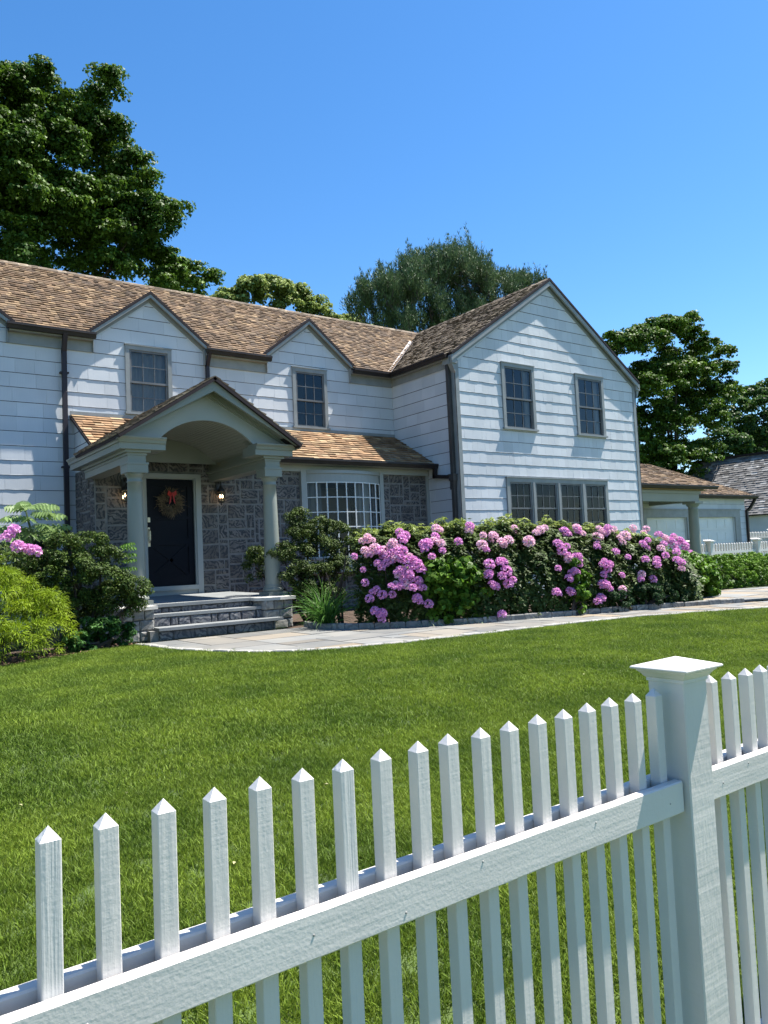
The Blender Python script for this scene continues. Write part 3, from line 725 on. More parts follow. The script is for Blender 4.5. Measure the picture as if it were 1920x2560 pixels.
# --- windows
def pane_grid(parent, x0, x1, z0, z1, y, nx, nz, mt, bar=.018, barmat=None, glass=None):
    m = MB()
    for i in range(1, nx): xx = x0+(x1-x0)*i/nx; m.box(xx-bar/2, xx+bar/2, y-.012, y+.004, z0, z1)
    for j in range(1, nz): zz = z0+(z1-z0)*j/nz; m.box(x0, x1, y-.0135, y+.0035, zz-bar/2, zz+bar/2)
    m.obj('muntins', barmat or mt, parent)
    for i in range(nx):
        for j in range(nz):
            g_ = .001; mb = MB(); a, b = x0+(x1-x0)*i/nx+bar/2, x0+(x1-x0)*(i+1)/nx-bar/2; c, d = z0+(z1-z0)*j/nz+bar/2, z0+(z1-z0)*(j+1)/nz-bar/2
            tx, tz = random.uniform(-.0012,.0012), random.uniform(-.0012,.0012)
            mb.add([(a, y+tx, c), (b, y-tx, c), (b, y-tx+tz, d), (a, y+tx+tz, d)], [(0,1,2,3)]); mb.obj('pane', glass or GLASS, parent)
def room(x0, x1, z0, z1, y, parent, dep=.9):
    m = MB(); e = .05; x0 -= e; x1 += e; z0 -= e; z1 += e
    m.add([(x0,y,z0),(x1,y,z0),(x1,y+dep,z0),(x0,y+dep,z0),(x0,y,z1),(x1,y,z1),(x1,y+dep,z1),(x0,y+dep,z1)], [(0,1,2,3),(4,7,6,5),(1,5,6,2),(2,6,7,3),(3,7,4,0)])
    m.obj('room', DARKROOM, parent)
def curtain(x0, x1, z0, z1, y, parent, amp=.02, wl=.09, gather=0):
    n = max(8, int((x1-x0)/wl*6)); vs = []; fs = []
    for i in range(n+1):
        f = i/n; xx = x0+(x1-x0)*f; yy = y+amp*math.sin(f*(x1-x0)/wl*6.28+math.sin(f*9)*1.3)
        vs += [(xx, yy, z0), (xx+gather*(f-.5), yy+amp*.3*math.sin(f*17), z1)]
    for i in range(n): fs.append((2*i, 2*i+2, 2*i+3, 2*i+1))
    m = MB(); m.add(vs, fs); m.obj('curtain', CURTAIN, parent, smooth=True)
def dhung(x0, x1, z0, z1, y, glass, cas=.09, curt=None, sillw=.03, dark=False):
    m = MB(); o = y-.045
    m.box(x0, x0+cas, o, y+.05, z0, z1-.10); m.box(x1-cas, x1, o, y+.05, z0, z1-.10); m.box(x0, x1, o-.004, y+.05, z1-.10, z1-.012)
    m.box(x0-.012, x1+.012, o-.02, y+.05, z1-.012, z1+.008)
    w_ = m.obj('window', CASING, house)
    m = MB(); m.box(x0-sillw, x1+sillw, o-.035, y+.05, z0-.045, z0); m.obj('sill', CASING, w_)
    a, b, c, d = x0+cas, x1-cas, z0, z1-.10; mid = (c+d)/2-.02
    for (zz0, zz1, yy) in ((mid-.02, d, y-.01), (c, mid+.02, y+.02)):
        m = MB(); r = .042
        m.box(a, a+r, yy-.02, yy+.015, zz0, zz1); m.box(b-r, b, yy-.02, yy+.015, zz0, zz1)
        m.box(a+r, b-r, yy-.02, yy+.015, zz0, zz0+r); m.box(a+r, b-r, yy-.02, yy+.015, zz1-r, zz1); m.obj('sash', SASH, w_)
        pane_grid(w_, a+r, b-r, zz0+r, zz1-r, yy, 3, 2, SASH, .016, glass=glass)
    room(a, b, c, d, y+.12, w_)
    if curt: curtain(a-.02, b+.02, c-.02, d+.02, y+.10, w_, .014, curt)
    return w_
dhung(W1[0], W1[1], W1[2], W1[3], YM, GLASS, .085, .13)
dhung(W2[0], W2[1], W2[2], W2[3], YM, GLASS, .085, None)
for W_ in (WA, WB):
    q = dhung(W_[0], W_[1], W_[2], W_[3], YW, GLASS, .095, None); curtain(W_[1]-.27, W_[1]-.10, W_[2], W_[3]-.1, YW+.10, q, .014, .07)
# ganged window, four units
m = MB(); o = YW-.045; x0, x1, z0, z1 = W4
us = [(13.54, 14.29), (14.44, 15.22), (15.37, 16.17), (16.35, 17.17)]
m.box(x0, us[0][0], o, YW+.05, z0, z1-.115); m.box(us[3][1], x1, o, YW+.05, z0, z1-.115); m.box(x0, x1, o-.004, YW+.05, z1-.115, z1-.012); m.box(x0-.015, x1+.015, o-.025, YW+.05, z1-.012, z1+.012)
for i in range(3): m.box(us[i][1], us[i+1][0], o, YW+.05, z0, z1-.115); m.box(us[i][1]+.045, us[i+1][0]-.045, o-.02, o, z0, z1-.115)
gw = m.obj('window', CASING, house, label='wide window of four double-hung units on the ground floor of the gable wing')
for a, b in us:
    for (c, d, yy) in ((2.13, z1-.115, YW-.01), (z0, 2.17, YW+.02)):
        m = MB(); r = .042; m.box(a, a+r, yy-.02, yy+.015, c, d); m.box(b-r, b, yy-.02, yy+.015, c, d); m.box(a+r, b-r, yy-.02, yy+.015, c, c+r); m.box(a+r, b-r, yy-.02, yy+.015, d-r, d); m.obj('sash', SASH, gw)
        pane_grid(gw, a+r, b-r, c+r, d-r, yy, 3, 2 if d-c < 1 else 4, SASH, .016, glass=GLASSD)
room(us[0][0], us[3][1], z0, z1-.1, YW+.12, gw)
# --- bow window
bx0, bx1, bz0, bz1 = BW
m = MB(); m.box(bx0, bx0+.13, YS-.07, YS+.1, bz0, 3.06); m.box(bx1-.10, bx1, YS-.07, YS+.1, bz0, 3.06)
N_ = 9; gx0, gx1, gz0, gz1 = bx0+.13, bx1-.10, 1.16, 2.785
def bowpt(f):
    ang = (f-.5)*1.15; return gx0+(gx1-gx0)*(.5+math.sin(ang)/(2*math.sin(.575))), YS-.03-.27*(math.cos(ang)-math.cos(.575))/(1-math.cos(.575))
bp = [bowpt(i/N_) for i in range(N_+1)]; fine = [bowpt(i/18) for i in range(19)]
for (c, d, ex) in ((gz1, 2.98, 0), (2.98, 3.05, .03), (.82, gz0, 0), (gz0-.05, gz0, .03)):
    pts = [(x, y-ex) for x, y in fine]+[(gx1, YS+.08), (gx0, YS+.08)]
    m.prism([(x, y, c+(.001 if ex else 0)) for x, y in pts], (0, 0, d-c-(.002 if ex else 0)))
bw = m.obj('window', TRIM, house, label='bowed picture window with a grid of small panes beside the portico')
mu = MB()
rows = 5
for i in range(N_+1):
    x, y = bp[i]; r = .013 if 0 < i < N_ else .022; mu.box(x-r, x+r, y-.016, y+.016, gz0, gz1)
for i in range(N_):
    (xa, ya), (xb, yb) = bp[i], bp[i+1]
    for j in range(rows+1):
        zz = gz1-(gz1-gz0)*j/rows; mu.prism([(xa, ya-.013, zz-.011), (xb, yb-.013, zz-.011), (xb, yb-.013, zz+.011), (xa, ya-.013, zz+.011)], (0, .026, 0))
    for j in range(rows):
        za, zb = gz1-(gz1-gz0)*j/rows-.011, gz1-(gz1-gz0)*(j+1)/rows+.011
        mb = MB(); mb.add([(xa, ya, zb), (xb, yb, zb), (xb, yb, za), (xa, ya, za)], [(0,1,2,3)]); mb.obj('pane', GLASSD, bw)
mu.obj('muntins', mat('white_muntin', (.62,.64,.62), (.68,.7,.68), .45, 5), bw)
room(gx0, gx1, gz0, gz1, YS+.14, bw, 1.2)
curtain(gx0+.02, gx0+.42, gz0, gz1+.1, YS+.02, bw, .03, .12); curtain(gx1-.62, gx1-.02, gz0, gz1+.1, YS+.02, bw, .03, .12)
# --- lanterns
for lx, lz in ((6.47, 2.44), (4.60, 2.44)):
    m = MB(); yl = YS-.17
    m.lathe([(.0,-.16),(.02,-.15),(.012,-.12),(.045,-.11),(.075,-.10),(.078,-.09)], (lx, yl, lz), 6)
    m.lathe([(.10,.10),(.095,.115),(.05,.17),(.03,.19),(.035,.20),(.015,.24),(0,.26)], (lx, yl, lz), 6)
    for k in range(6):
        a = k*math.pi/3; m.tube([(lx+.072*math.cos(a), yl+.072*math.sin(a), lz-.10), (lx+.094*math.cos(a), yl+.094*math.sin(a), lz+.105)], .006, 4)
    m.tube([(lx, yl, lz+.24), (lx, yl, lz+.30), (lx, yl+.06, lz+.34), (lx, yl+.13, lz+.27)], .010, 6)
    m.box(lx-.05, lx+.05, YS-.05, YS-.03, lz+.05, lz+.32)
    la = m.obj('wall_lantern', IRON, house)
    g_ = MB(); g_.lathe([(.07,-.10),(.092,.10)], (lx, yl, lz), 6); g_.obj('lantern_glass', GLASS, la)
    for q in (-.025, .025):
        b_ = MB(); b_.lathe([(.009,-.10),(.009,-.02)], (lx+q, yl, lz), 8); b_.obj('candle', TRIM, la)
        b_ = MB(); b_.lathe([(.004,-.02),(.015,.0),(.013,.02),(.002,.05)], (lx+q, yl, lz), 8); b_.obj('bulb', BULB, la, smooth=True)
# --- portico
CY, CXL, CXR = 12.08, 4.04, 6.42
PB = .52                                                   # platform top
for cx in (CXL, CXR):
    m = MB(); zb = PB-.035; H = 2.66-zb-.16
    r0, r1 = .138, .112; pr = [(.165, .10), (.178, .115), (.182, .14), (.172, .165), (.150, .175), (.155, .19), (.150, .205), (r0+.004, .215), (r0, .24)]
    for k in range(1, 9): f = k/8; pr.append((r0+(r1-r0)*f**1.6, .24+f*(H-.30)))
    pr += [(r1+.010, H-.055), (r1+.013, H-.045), (r1+.002, H-.03), (r1+.002, H+.02), (r1+.012, H+.03), (r1+.03, H+.06), (r1+.045, H+.085), (.0, H+.086)]
    m.lathe(pr, (cx, CY, zb), 28); c_ = m.obj('column', PORCH, house, smooth=True)
    for p_ in c_.data.polygons: p_.use_smooth = True
    m = MB(); m.box(cx-.185, cx+.185, CY-.185, CY+.185, zb, zb+.10); m.obj('plinth', PORCH, c_)
    m = MB(); m.box(cx-.165, cx+.165, CY-.165, CY+.165, zb+H+.085, 2.745); m.box(cx-.175, cx+.175, CY-.175, CY+.175, 2.715, 2.747); m.obj('abacus', PORCH, c_)
m = MB()
for cx in (CXL, CXR): m.box(cx-.14, cx+.14, CY-.14, YS-.03, 2.747, 3.08)
for cx, sg in ((CXL, -1), (CXR, 1)):                        # bed mould
    m.box(cx-.155, cx+.155, CY-.155, YS-.035, 2.86, 2.90); m.box(cx-.20, cx+.20, CY-.20, YS-.04, 2.9, 2.945)
m.obj('beam', PORCH, house)
CP = [(-.30, 0), (0, 0), (0, .095), (.025, .10), (.035, .14), (.065, .175), (.065, .195), (-.30, .195)]
m = MB(); sweep(m, [(4.46, 11.82), (3.74, 11.82), (3.74, 14.72)][::-1], CP, 2.94)
m.box(4.14, 4.465, 11.83, 12.3, 2.941, 3.10); m.box(3.9, 3.95, 12.0, 14.3, 2.88, 2.9401); m.obj('cornice', PORCH, house); m = MB()
sweep(m, [(6.04, 11.82), (6.76, 11.82), (6.76, 14.0)], CP, 2.94)
m.box(6.035, 6.32, 11.83, 12.3, 2.941, 3.10)
m.box(6.5, 6.55, 12.0, 14.0, 2.88, 2.9401)
m.obj('cornice', PORCH, house)
# pediment with arch
def arch(hw, rise, zs, n=22):
    Rr = (hw*hw+rise*rise)/(2*rise); zc = zs+rise-Rr; a0 = math.asin(hw/Rr)
    return [(PX-.0+Rr*math.sin(-a0+2*a0*k/n), zc+Rr*math.cos(-a0+2*a0*k/n)) for k in range(n+1)]
m = MB(); A = arch(.90, .44, 3.06); yt = 11.97
top = lambda x: PZ-.05-abs(x-PX)*pm
for k in range(len(A)-1):
    (xa, za), (xb, zb) = A[k], A[k+1]; m.prism([(xa, yt, za), (xb, yt, zb), (xb, yt, top(xb)), (xa, yt, top(xa))], (0, .06, 0))
for sg in (-1, 1):
    xa = PX+sg*.90; xb = PX+sg*1.53; m.prism([(xa, yt, 3.05), (xb, yt, 3.05), (xb, yt, top(xb)), (xa, yt, top(xa))], (0, .06, 0))
m.obj('pediment', TRIM, house)
m = MB()
for sg in (-1, 1):
    xe = PX+sg*(PH-.0)
    def strip(y0, y1, o0, o1):
        m.prism([(xe, y0, PEZ-o0), (PX, y0, PZ-o0), (PX, y0, PZ-o1), (xe-sg*0, y0, PEZ-o1)], (0, y1-y0, 0))
    strip(11.66, 11.70, .055, .235)
    strip(11.70, 11.96, .075, .115)
    strip(11.90, 11.965, .115, .235); strip(11.93, 11.968, .235, .27)
# trim below the eaves line
for v in list(m.v): pass
m.v = [(x, y, max(z, 3.06)) for x, y, z in m.v]
m.obj('raking_cornice', PORCH, house)
m = MB(); B_ = arch(1.04, .42, 3.075, 36); y0, y1 = 12.03, SYE-.07
for k in range(len(B_)-1):
    (xa, za), (xb, zb) = B_[k], B_[k+1]; g_ = .008
    L = math.hypot(xb-xa, zb-za); fx, fz = (xb-xa)/L*g_, (zb-za)/L*g_
    m.add([(xa, y0, za+.006), (xa+fx, y0, za+fz), (xb-fx, y0, zb-fz), (xb, y0, zb+.006), (xa, y1, za+.006), (xa+fx, y1, za+fz), (xb-fx, y1, zb-fz), (xb, y1, zb+.006)], [(0,1,5,4),(1,2,6,5),(2,3,7,6)])
m.obj('vault', PORCH, house)
m = MB(); yb = SYE-.068
for k in range(len(B_)-1):
    (xa, za), (xb, zb) = B_[k], B_[k+1]; m.prism([(xa, yb, 3.055), (xb, yb, 3.055), (xb, yb, zb+.02), (xa, yb, za+.02)], (0, .03, 0))
m.obj('tympanum', PORCH, house)

# ================================================================== STEPS
steps = empty('front_steps', (5.2, 11.8, 0), 'three bluestone steps and platform with rough stone risers between two stone piers under the portico', 'steps')
def nosing(poly, z0, z1, name='tread'):
    m = MB(); m.prism([(a, b, z0) for a, b in poly], (0, 0, z1-z0)); return m.obj(name, SLAB, steps)
m = MB(); pl = [(3.62,11.78),(6.62,11.78),(6.62,YS-.05),(3.95,YS-.05),(3.62,13.3)]
m.add([(a, b, PB-.05+(b-11.66)*.016) for a, b in pl]+[(a, b, PB+(b-11.66)*.016) for a, b in pl], [(0,4,3,2,1),(5,6,7,8,9)]+[(i,(i+1)%5,5+(i+1)%5,5+i) for i in range(5)])
m.obj('platform', SLAB, steps)
m = MB(); m.box(3.7, 6.55, 11.86, YS-.1, -.05, PB-.05); m.box(3.95, 6.02, 11.57, 11.86, -.05, .335); m.box(3.95, 6.02, 11.3, 11.57, -.05, .15); m.obj('core', MORTAR, steps)
nosing([(4.02,11.52),(6.02,11.52),(6.02,11.86),(4.02,11.86)], .335, .38)
nosing([(4.05,11.20),(6.12,11.20),(6.12,11.59),(4.05,11.59)], .15, .195)
sr = []
for (z0, z1, yy, a, b) in ((0, .145, 11.28, 4.08, 6.0), (.19, .33, 11.555, 4.08, 6.0), (.375, .465, 11.845, 3.98, 6.3)):
    u = a
    while u < b-.02:
        l = random.choice([.12,.2,.27,.34]); l = min(l, b-u); sr.append(stone_block(Vector((0, yy, 0)), X_, Z_, -Y_, u, u+l, z0, z1, .03, .006, .012)); u += l
emit('riser_stone', sr, STONER, steps, 100)
for (a, b, c, d, rad) in ((3.60, 4.06, 11.42, 12.35, 0), (5.90, 6.42, 11.42, 12.35, 0)):
    m = MB(); m.box(a+.02, b-.02, c+.02, d, -.05, PB-.05); pier = m.obj('pier', mat('dark_joint', (.05,.05,.05), (.09,.09,.085), .9, 20), steps)
    ps = []; hh = (PB-.05)/3
    for r in range(3):
        for (O, U, N, L0, L1) in ((Vector((0, c+.02, 0)), X_, -Y_, a, b), (Vector((a+.02, 0, 0)), -Y_, -X_, -d, -c), (Vector((b-.02, 0, 0)), Y_, X_, c, d)):
            u = L0; 
            while u < L1-.03:
                l = random.choice([.14,.18,.24,.28]); l = min(l, L1-u)
                if L1-u-l < .07: l = L1-u
                ps.append(stone_block(O, U, Z_, N, u, u+l, r*hh, (r+1)*hh, .028, .007, .018)); u += l
    emit('stone', ps, STONEP, pier, 100)
    m = MB(); e = .05; xs_ = (a-e, b+e)
    if a < 5: pts = [(a-e, c-.02), ((a+b)/2, c-.06), (b+e, c-.03), (b+e, 11.67), (b+e, d), (a-e, d)]
    else: pts = [(a-e-.03, 11.62), (a-e+.06, c-.0), ((a+b)/2, c-.06), (b+e, c-.03), (b+e, d), (a-e, d)]
    m.prism([(p[0], p[1], PB-.052) for p in pts], (0, 0, .05)); m.obj('cap', mat('pale_cap', (.40,.39,.36), (.5,.48,.44), .75, 5, bump=[(30,.3,(1,1,1))]), pier)

# ================================================================== WREATH
def ncross(a, b): return np.cross(a, b)
wr = empty('wreath', (5.48, YS-.02, 2.33), 'round dry-twig wreath with a red bow hanging on the dark front door', 'wreath')
m = MB()
for k in range(620):
    a = random.uniform(0, 6.283); r0 = random.gauss(.16, .045); l = random.uniform(.04, .10); ta = a+random.uniform(-1.2, 1.2)
    p = Vector((5.48+r0*math.cos(a), YS-.02-random.uniform(0,.06), 2.33+r0*math.sin(a))); d = Vector((math.cos(ta), random.uniform(-.5,.1), math.sin(ta)-.15)).normalized()*l
    n = d.cross(Vector((0,1,.3))).normalized()*.006
    m.add([p-n, p+n, p+d+n*.4, p+d-n*.4], [(0,1,2,3)], random.random())
m.obj('twig_ring', mat('dry_twig', (.06,.042,.022), (.14,.10,.055), .9, 9, tint=.4), wr, kind='stuff')
m = MB(); RB = mat('red_ribbon', (.36,.012,.01), (.45,.02,.012), .5, 6)
for sx in (-1, 1):
    m.prism([(5.49, YS-.10, 2.50), (5.49+sx*.07, YS-.12, 2.56), (5.49+sx*.09, YS-.11, 2.49), (5.49+sx*.05, YS-.10, 2.45)], (0, .03, 0))
    m.prism([(5.49+sx*.005, YS-.10, 2.49), (5.49+sx*.03, YS-.11, 2.35), (5.49+sx*.06, YS-.105, 2.30), (5.49+sx*.035, YS-.10, 2.48)], (0, .012, 0))
m.box(5.47, 5.51, YS-.125, YS-.09, 2.47, 2.52); m.obj('bow', RB, wr)

# ================================================================== NEAR FENCE
fence = empty('picket_fence', (1.65, 1.09, -.23), 'white wooden picket fence with a square capped post crossing the foreground', 'fence')
yF, yR, FG = 1.100, 1.076, -.24
pw = .0272
def picketmesh(w, z0, zs, za, name):
    h = w/2; e = .0012; m = MB()
    pts = [(-h+e,-h),(h-e,-h),(h,-h+e),(h,h-e),(h-e,h),(-h+e,h),(-h,h-e),(-h,-h+e)]
    m.v = [(a, b, z0) for a, b in pts]+[(a, b, zs) for a, b in pts]+[(0, 0, za)]
    m.f = [(i, (i+1)%8, 8+(i+1)%8, 8+i) for i in range(8)]+[(8+i, 8+(i+1)%8, 16) for i in range(8)]; m.t = [random.random()]*16
    return m.mesh(name, FENCE)
PMS = [picketmesh(pw, FG-.04, 1.05-.346, 1.05-.3285, 'picket') for _ in range(1)]
PMG = PMS[0].copy(); PMG.materials.clear(); PMG.materials.append(GRAINY)
k0 = .2427
pos = [k0+.0785*k*1.0115 for k in range(-4, 18)]
pos = [k0+(1.574-k0)/17*k for k in range(-17, 18)]+[1.716+ .0800*k for k in range(0, 26)]
pos = [x if x < 1.65 else x+.022 for x in pos]
for i, x in enumerate(pos):
    me = PMS[0] if i else PMS[0]
    if i in (3, 6, 11, 17, 23): me = PMG
    o = link('picket', me, fence, (x+random.uniform(-.001,.001), yF+pw/2, random.uniform(-.0015,.0015)))
    o.rotation_euler = (random.uniform(-.003,.003), random.uniform(-.004,.004), random.choice([0, math.pi/2, math.pi, -math.pi/2]))
def railm(x0, x1, y0, y1, z0, z1, name='rail'):
    n = max(2, int((x1-x0)/.08)); m = MB(); e = .003
    prof = [(y0+e, z0), (y1-e, z0), (y1, z0+e), (y1, z1-e), (y1-e, z1), (y0+e, z1), (y0, z1-e), (y0, z0+e)]
    vs = []; fs = []
    for i in range(n+1):
        x = x0+(x1-x0)*i/n; j = random.uniform(-.0006,.0006)
        vs += [(x, a, b+j) for a, b in prof]
    for i in range(n):
        for k in range(8): fs.append((i*8+k, i*8+(k+1)%8, i*8+8+(k+1)%8, i*8+8+k))
    fs += [tuple(range(8))[::-1], tuple(n*8+k for k in range(8))]
    m.add(vs, fs); m.obj(name, RAILM, fence)
zt, zb_ = 1.05-.541, 1.05-.613
railm(-1.6, 1.612, yR, yF-.001, zb_, zt); railm(1.72, 4.1, yR, yF-.001, zb_, zt)
railm(-1.6, 1.62, yF+pw+.001, yF+pw+.027, zb_, zt+.004); railm(1.715, 4.1, yF+pw+.001, yF+pw+.037, zb_, zt-.002)
for a, b in ((-1.6, 1.6), (1.72, 4.1)): railm(a, b, yR, yF-.001, FG-.03, FG+.04); railm(a, b, yF+pw+.001, yF+pw+.027, FG-.03, FG+.04)
PXc, PYc, pwp = 1.669, 1.110, .0958
m = MB(); h = pwp/2; e = .003
pts = [(-h+e,-h),(h-e,-h),(h,-h+e),(h,h-e),(h-e,h),(-h+e,h),(-h,h-e),(-h,-h+e)]
m.v = [(PXc+a, PYc+b, FG-.15) for a, b in pts]+[(PXc+a, PYc+b, .735) for a, b in pts]
m.f = [(i, (i+1)%8, 8+(i+1)%8, 8+i) for i in range(8)]+[tuple(range(8, 16))]; m.t = [.5]*9
post = m.obj('post', POSTM, fence)
m = MB()
def ringsq(h, z): return [(PXc-h, PYc-h, z), (PXc+h, PYc-h, z), (PXc+h, PYc+h, z), (PXc-h, PYc+h, z)]
rr = [(.0478,.7335),(.0495,.7345),(.0495,.742),(.053,.745),(.058,.752),(.0635,.7575),(.0655,.7585),(.0655,.7615),(.0735,.763),(.0755,.765),(.0755,.7675),(.0735,.7695)]
vs = [v for h, z in rr for v in ringsq(h*1.0134, z-.004)]+[(PXc, PYc, .786)]
fs = [(j*4+i, j*4+(i+1)%4, j*4+4+(i+1)%4, j*4+4+i) for j in range(len(rr)-1) for i in range(4)]+[(44+i, 44+(i+1)%4, 48) for i in range(4)]+[(3,2,1,0)]
m.add(vs, fs); m.obj('post_cap', FENCE, post)
m = MB()                                                   # nail heads / drips on the rail
for (x, z) in ((.62,.475),(.98,.492),(1.30,.487),(1.56,.468),(.28,.47),(.80,.455),(1.78,.470),(1.90,.495)):
    m.lathe([(.0022,0),(.0018,.0012),(0,.0016)], (0,0,0), 8)
    n = 24; m.v[-n:] = [(x+a, yR-c, z+b) for a, b, c in m.v[-n:]]
m.obj('nail_head', mat('nail', (.25,.24,.23), (.4,.39,.37), .5, 30), fence)

# ================================================================== GARAGE AND COVERED WALK
gar = empty('garage', (29, 18, 0), 'low white garage with two overhead doors and brown hipped cedar roof beyond the gable wing', 'garage')
GY = 18.0
m = MB(); wall_grid(m, Vector((0, GY, 0)), X_, Z_, -Y_, [(22, 0), (33, 0), (33, 3.05), (22, 3.05)], [(25.75, 28.45, 0, 2.20), (29.3, 32.1, 0, 2.20)], .15)
m.box(32.85, 33, GY+.15, 25, 0, 3.05); m.obj('wall', WHITE, gar)
sg_ = key(courses(Vector((0, GY, 0)), X_, Z_, -Y_, [(22, .1), (33, .1), (33, 3.05), (22, 3.05)], .27, (.3,.8), .012, .2, [(25.45, 32.5, 0, 2.5)], v00=.05, wob=.002), 0)
emit('siding_shingle', sg_, {0: WHITE}, gar, 120)
m = MB(); m.box(25.45, 32.5, GY-.05, GY-.0, 2.2, 2.5); m.box(25.45, 25.75, GY-.05, GY, 0, 2.2); m.box(28.45, 29.3, GY-.05, GY, 0, 2.2); m.box(32.1, 32.5, GY-.05, GY, 0, 2.2); m.box(25.4, 32.55, GY-.08, GY, 2.5, 2.55)
m.obj('door_trim', CASING, gar)
for a, b in ((25.75, 28.45), (29.3, 32.1)):
    gd = MB(); gd.box(a, b, GY+.10, GY+.12, 0, 2.2); gd = gd.obj('garage_door', PANEL, gar)
    for r in range(4):
        m = MB(); m.box(a+.01, b-.01, GY+.07, GY+.10, r*.55+.008, r*.55+.542)
        for c in range(4): x = a+.08+c*(b-a-.16)/4; m.box(x+.06, x+(b-a-.16)/4-.06, GY+.06, GY+.07, r*.55+.10, r*.55+.45)
        m.obj('panel', PANEL, gd)
gr = []
ge, gm = 17.75, .53; GZ = 3.13; gx1 = 33.6; dd = 3.15
vv = Vector((0, 1, gm)).normalized(); N = X_.cross(vv).normalized(); L = Vector((0, dd, dd*gm)).length
gr += key(courses(Vector((0, ge, GZ)), X_, vv, N, [(20, 0), (gx1, 0), (gx1-dd, L), (20, L)], .15, (.1,.3), .03, .45, bjit=.008), 'o')
m = MB(); m.prism([(20, ge, GZ-.03), (gx1, ge, GZ-.03), (gx1-dd, ge+dd, GZ+dd*gm-.03), (20, ge+dd, GZ+dd*gm-.03)], (0, 0, -.05))
m.prism([(gx1, ge, GZ-.03), (gx1, ge+2*dd, GZ-.03), (gx1-dd, ge+dd, GZ+dd*gm-.03)], (0, 0, -.05)); m.prism([(20, ge+2*dd, GZ-.03), (gx1, ge+2*dd, GZ-.03), (gx1-dd, ge+dd, GZ+dd*gm-.03), (20, ge+dd, GZ+dd*gm-.03)], (0, 0, -.05)); m.obj('roof_deck', DRIP, gar)
vv2 = Vector((-1, 0, gm)).normalized(); N2 = Vector((gm, 0, 1)).normalized()
gr += key(courses(Vector((gx1, ge, GZ)), Y_, vv2, N2, [(0, 0), (2*dd, 0), (dd, L)], .15, (.2,.5), .02, .4), 'o')
emit('roof_shingle', gr, {'o': CEDAR}, gar, 150)
m = MB(); sweep(m, [(24, ge), (gx1, ge)], [(a*1.2, b*1.2) for a, b in GP], GZ); m.box(24, gx1, ge, GY-.05, GZ-.14, GZ-.09); m.obj('gutter', GUTTER, gar)
spout([(33.45, ge-.06, 3.05), (33.3, GY-.1, 2.6), (33.05, GY-.06, 2.45), (33.05, GY-.06, .1)], .05, GUTTER, 'downspout', gar)
m = MB(); m.lathe([(.0,-.1),(.12,-.08),(.14,.0),(.05,.08),(0,.1)], (28.87, GY-.2, 2.92), 10); m.obj('light_fixture', IRON, gar)
wk = empty('covered_walk', (23, 17, 0), 'open covered walk with cedar roof and one round grey column beside the garage', 'porch')
m = MB(); m.lathe([(.26,0),(.26,.1),(.22,.12),(.215,.14),(.21,.16)]+[(.21-.04*(k/8)**1.5, .16+2.2*k/8) for k in range(1, 9)]+[(.19,2.40),(.17,2.42),(.17,2.46),(.23,2.53),(.24,2.58)], (26.1, 16.2, 0), 24); cc = m.obj('column', PORCH, wk, smooth=True)
m = MB(); m.box(25.84, 26.36, 15.94, 16.46, 2.58, 2.66); m.obj('abacus', PORCH, cc)
m = MB(); m.box(18.85, 26.30, 16.05, 16.35, 2.66, 3.06); m.box(18.85, 26.36, 16.0, 16.05, 2.94, 3.04); m.box(26.0, 26.3, 16.35, 17.99, 2.66, 3.06); m.obj('beam', PORCH, wk)
m = MB(); m.box(18.85, 26.7, 15.95, 17.95, 3.061, 3.10); m.obj('ceiling', mat('stained_ceiling', (.30,.20,.12), (.38,.27,.17), .6, 3), wk)
cw = []; we = 15.78; wz = 3.22; wx = 26.95
cw += key(courses(Vector((0, we, wz)), X_, vv, N, [(18.82, 0), (wx, 0), (wx-2.6, Vector((0,2.6,2.6*gm)).length), (18.82, Vector((0,2.6,2.6*gm)).length)], .15, (.1,.3), .03, .45, bjit=.008), 'o')
emit('roof_shingle', cw, {'o': CEDAR}, wk, 150)
m = MB(); m.prism([(18.82, we, wz-.03), (wx, we, wz-.03), (wx-2.6, we+2.6, wz+2.6*gm-.03), (18.82, we+2.6, wz+2.6*gm-.03)], (0, 0, -.05)); m.prism([(wx, we, wz-.03), (wx, we+3.5, wz-.03), (wx-2.6, we+2.6, wz+2.6*gm-.03)], (0, 0, -.05)); m.obj('roof_deck', DRIP, wk)
m = MB(); sweep(m, [(18.82, we), (wx+.05, we)], [(a*1.2, b*1.2) for a, b in GP], wz); m.obj('gutter', GUTTER, wk)

# ================================================================== NEIGHBOUR HOUSE
nh = empty('neighbour_house', (56, 29, 0), 'neighbouring house at the right edge with a steep weathered grey shingle roof', 'house')
rx, ex, za, zb2 = 55.6, 51.6, 7.5, 2.95
vv = Vector((rx-ex, 0, za-zb2)); L = vv.length; vv.normalize(); N = Vector((-vv.z, 0, vv.x))
ns = key(courses(Vector((ex, 34.3, zb2)), -Y_, vv, N, [(0, 0), (14, 0), (14, L), (0, L)], .22, (.12,.5), .03, .5, bjit=.01), 'n')
emit('roof_shingle', ns, {'n': GREYROOF}, nh, 250)
m = MB(); m.prism([(ex, 34.3, zb2-.05), (rx, 34.3, za-.05), (2*rx-ex, 34.3, zb2-.05)], (0, -14, 0)); m.obj('roof_deck', DRIP, nh)
m = MB(); m.box(ex+.5, 2*rx-ex-.5, 20.6, 34.0, 0, zb2+.3); m.obj('wall', WHITE, nh)
m = MB(); m.box(rx-.15, rx+.15, 20.2, 34.4, za-.02, za+.13); m.obj('ridge_cap', DRIP, nh)

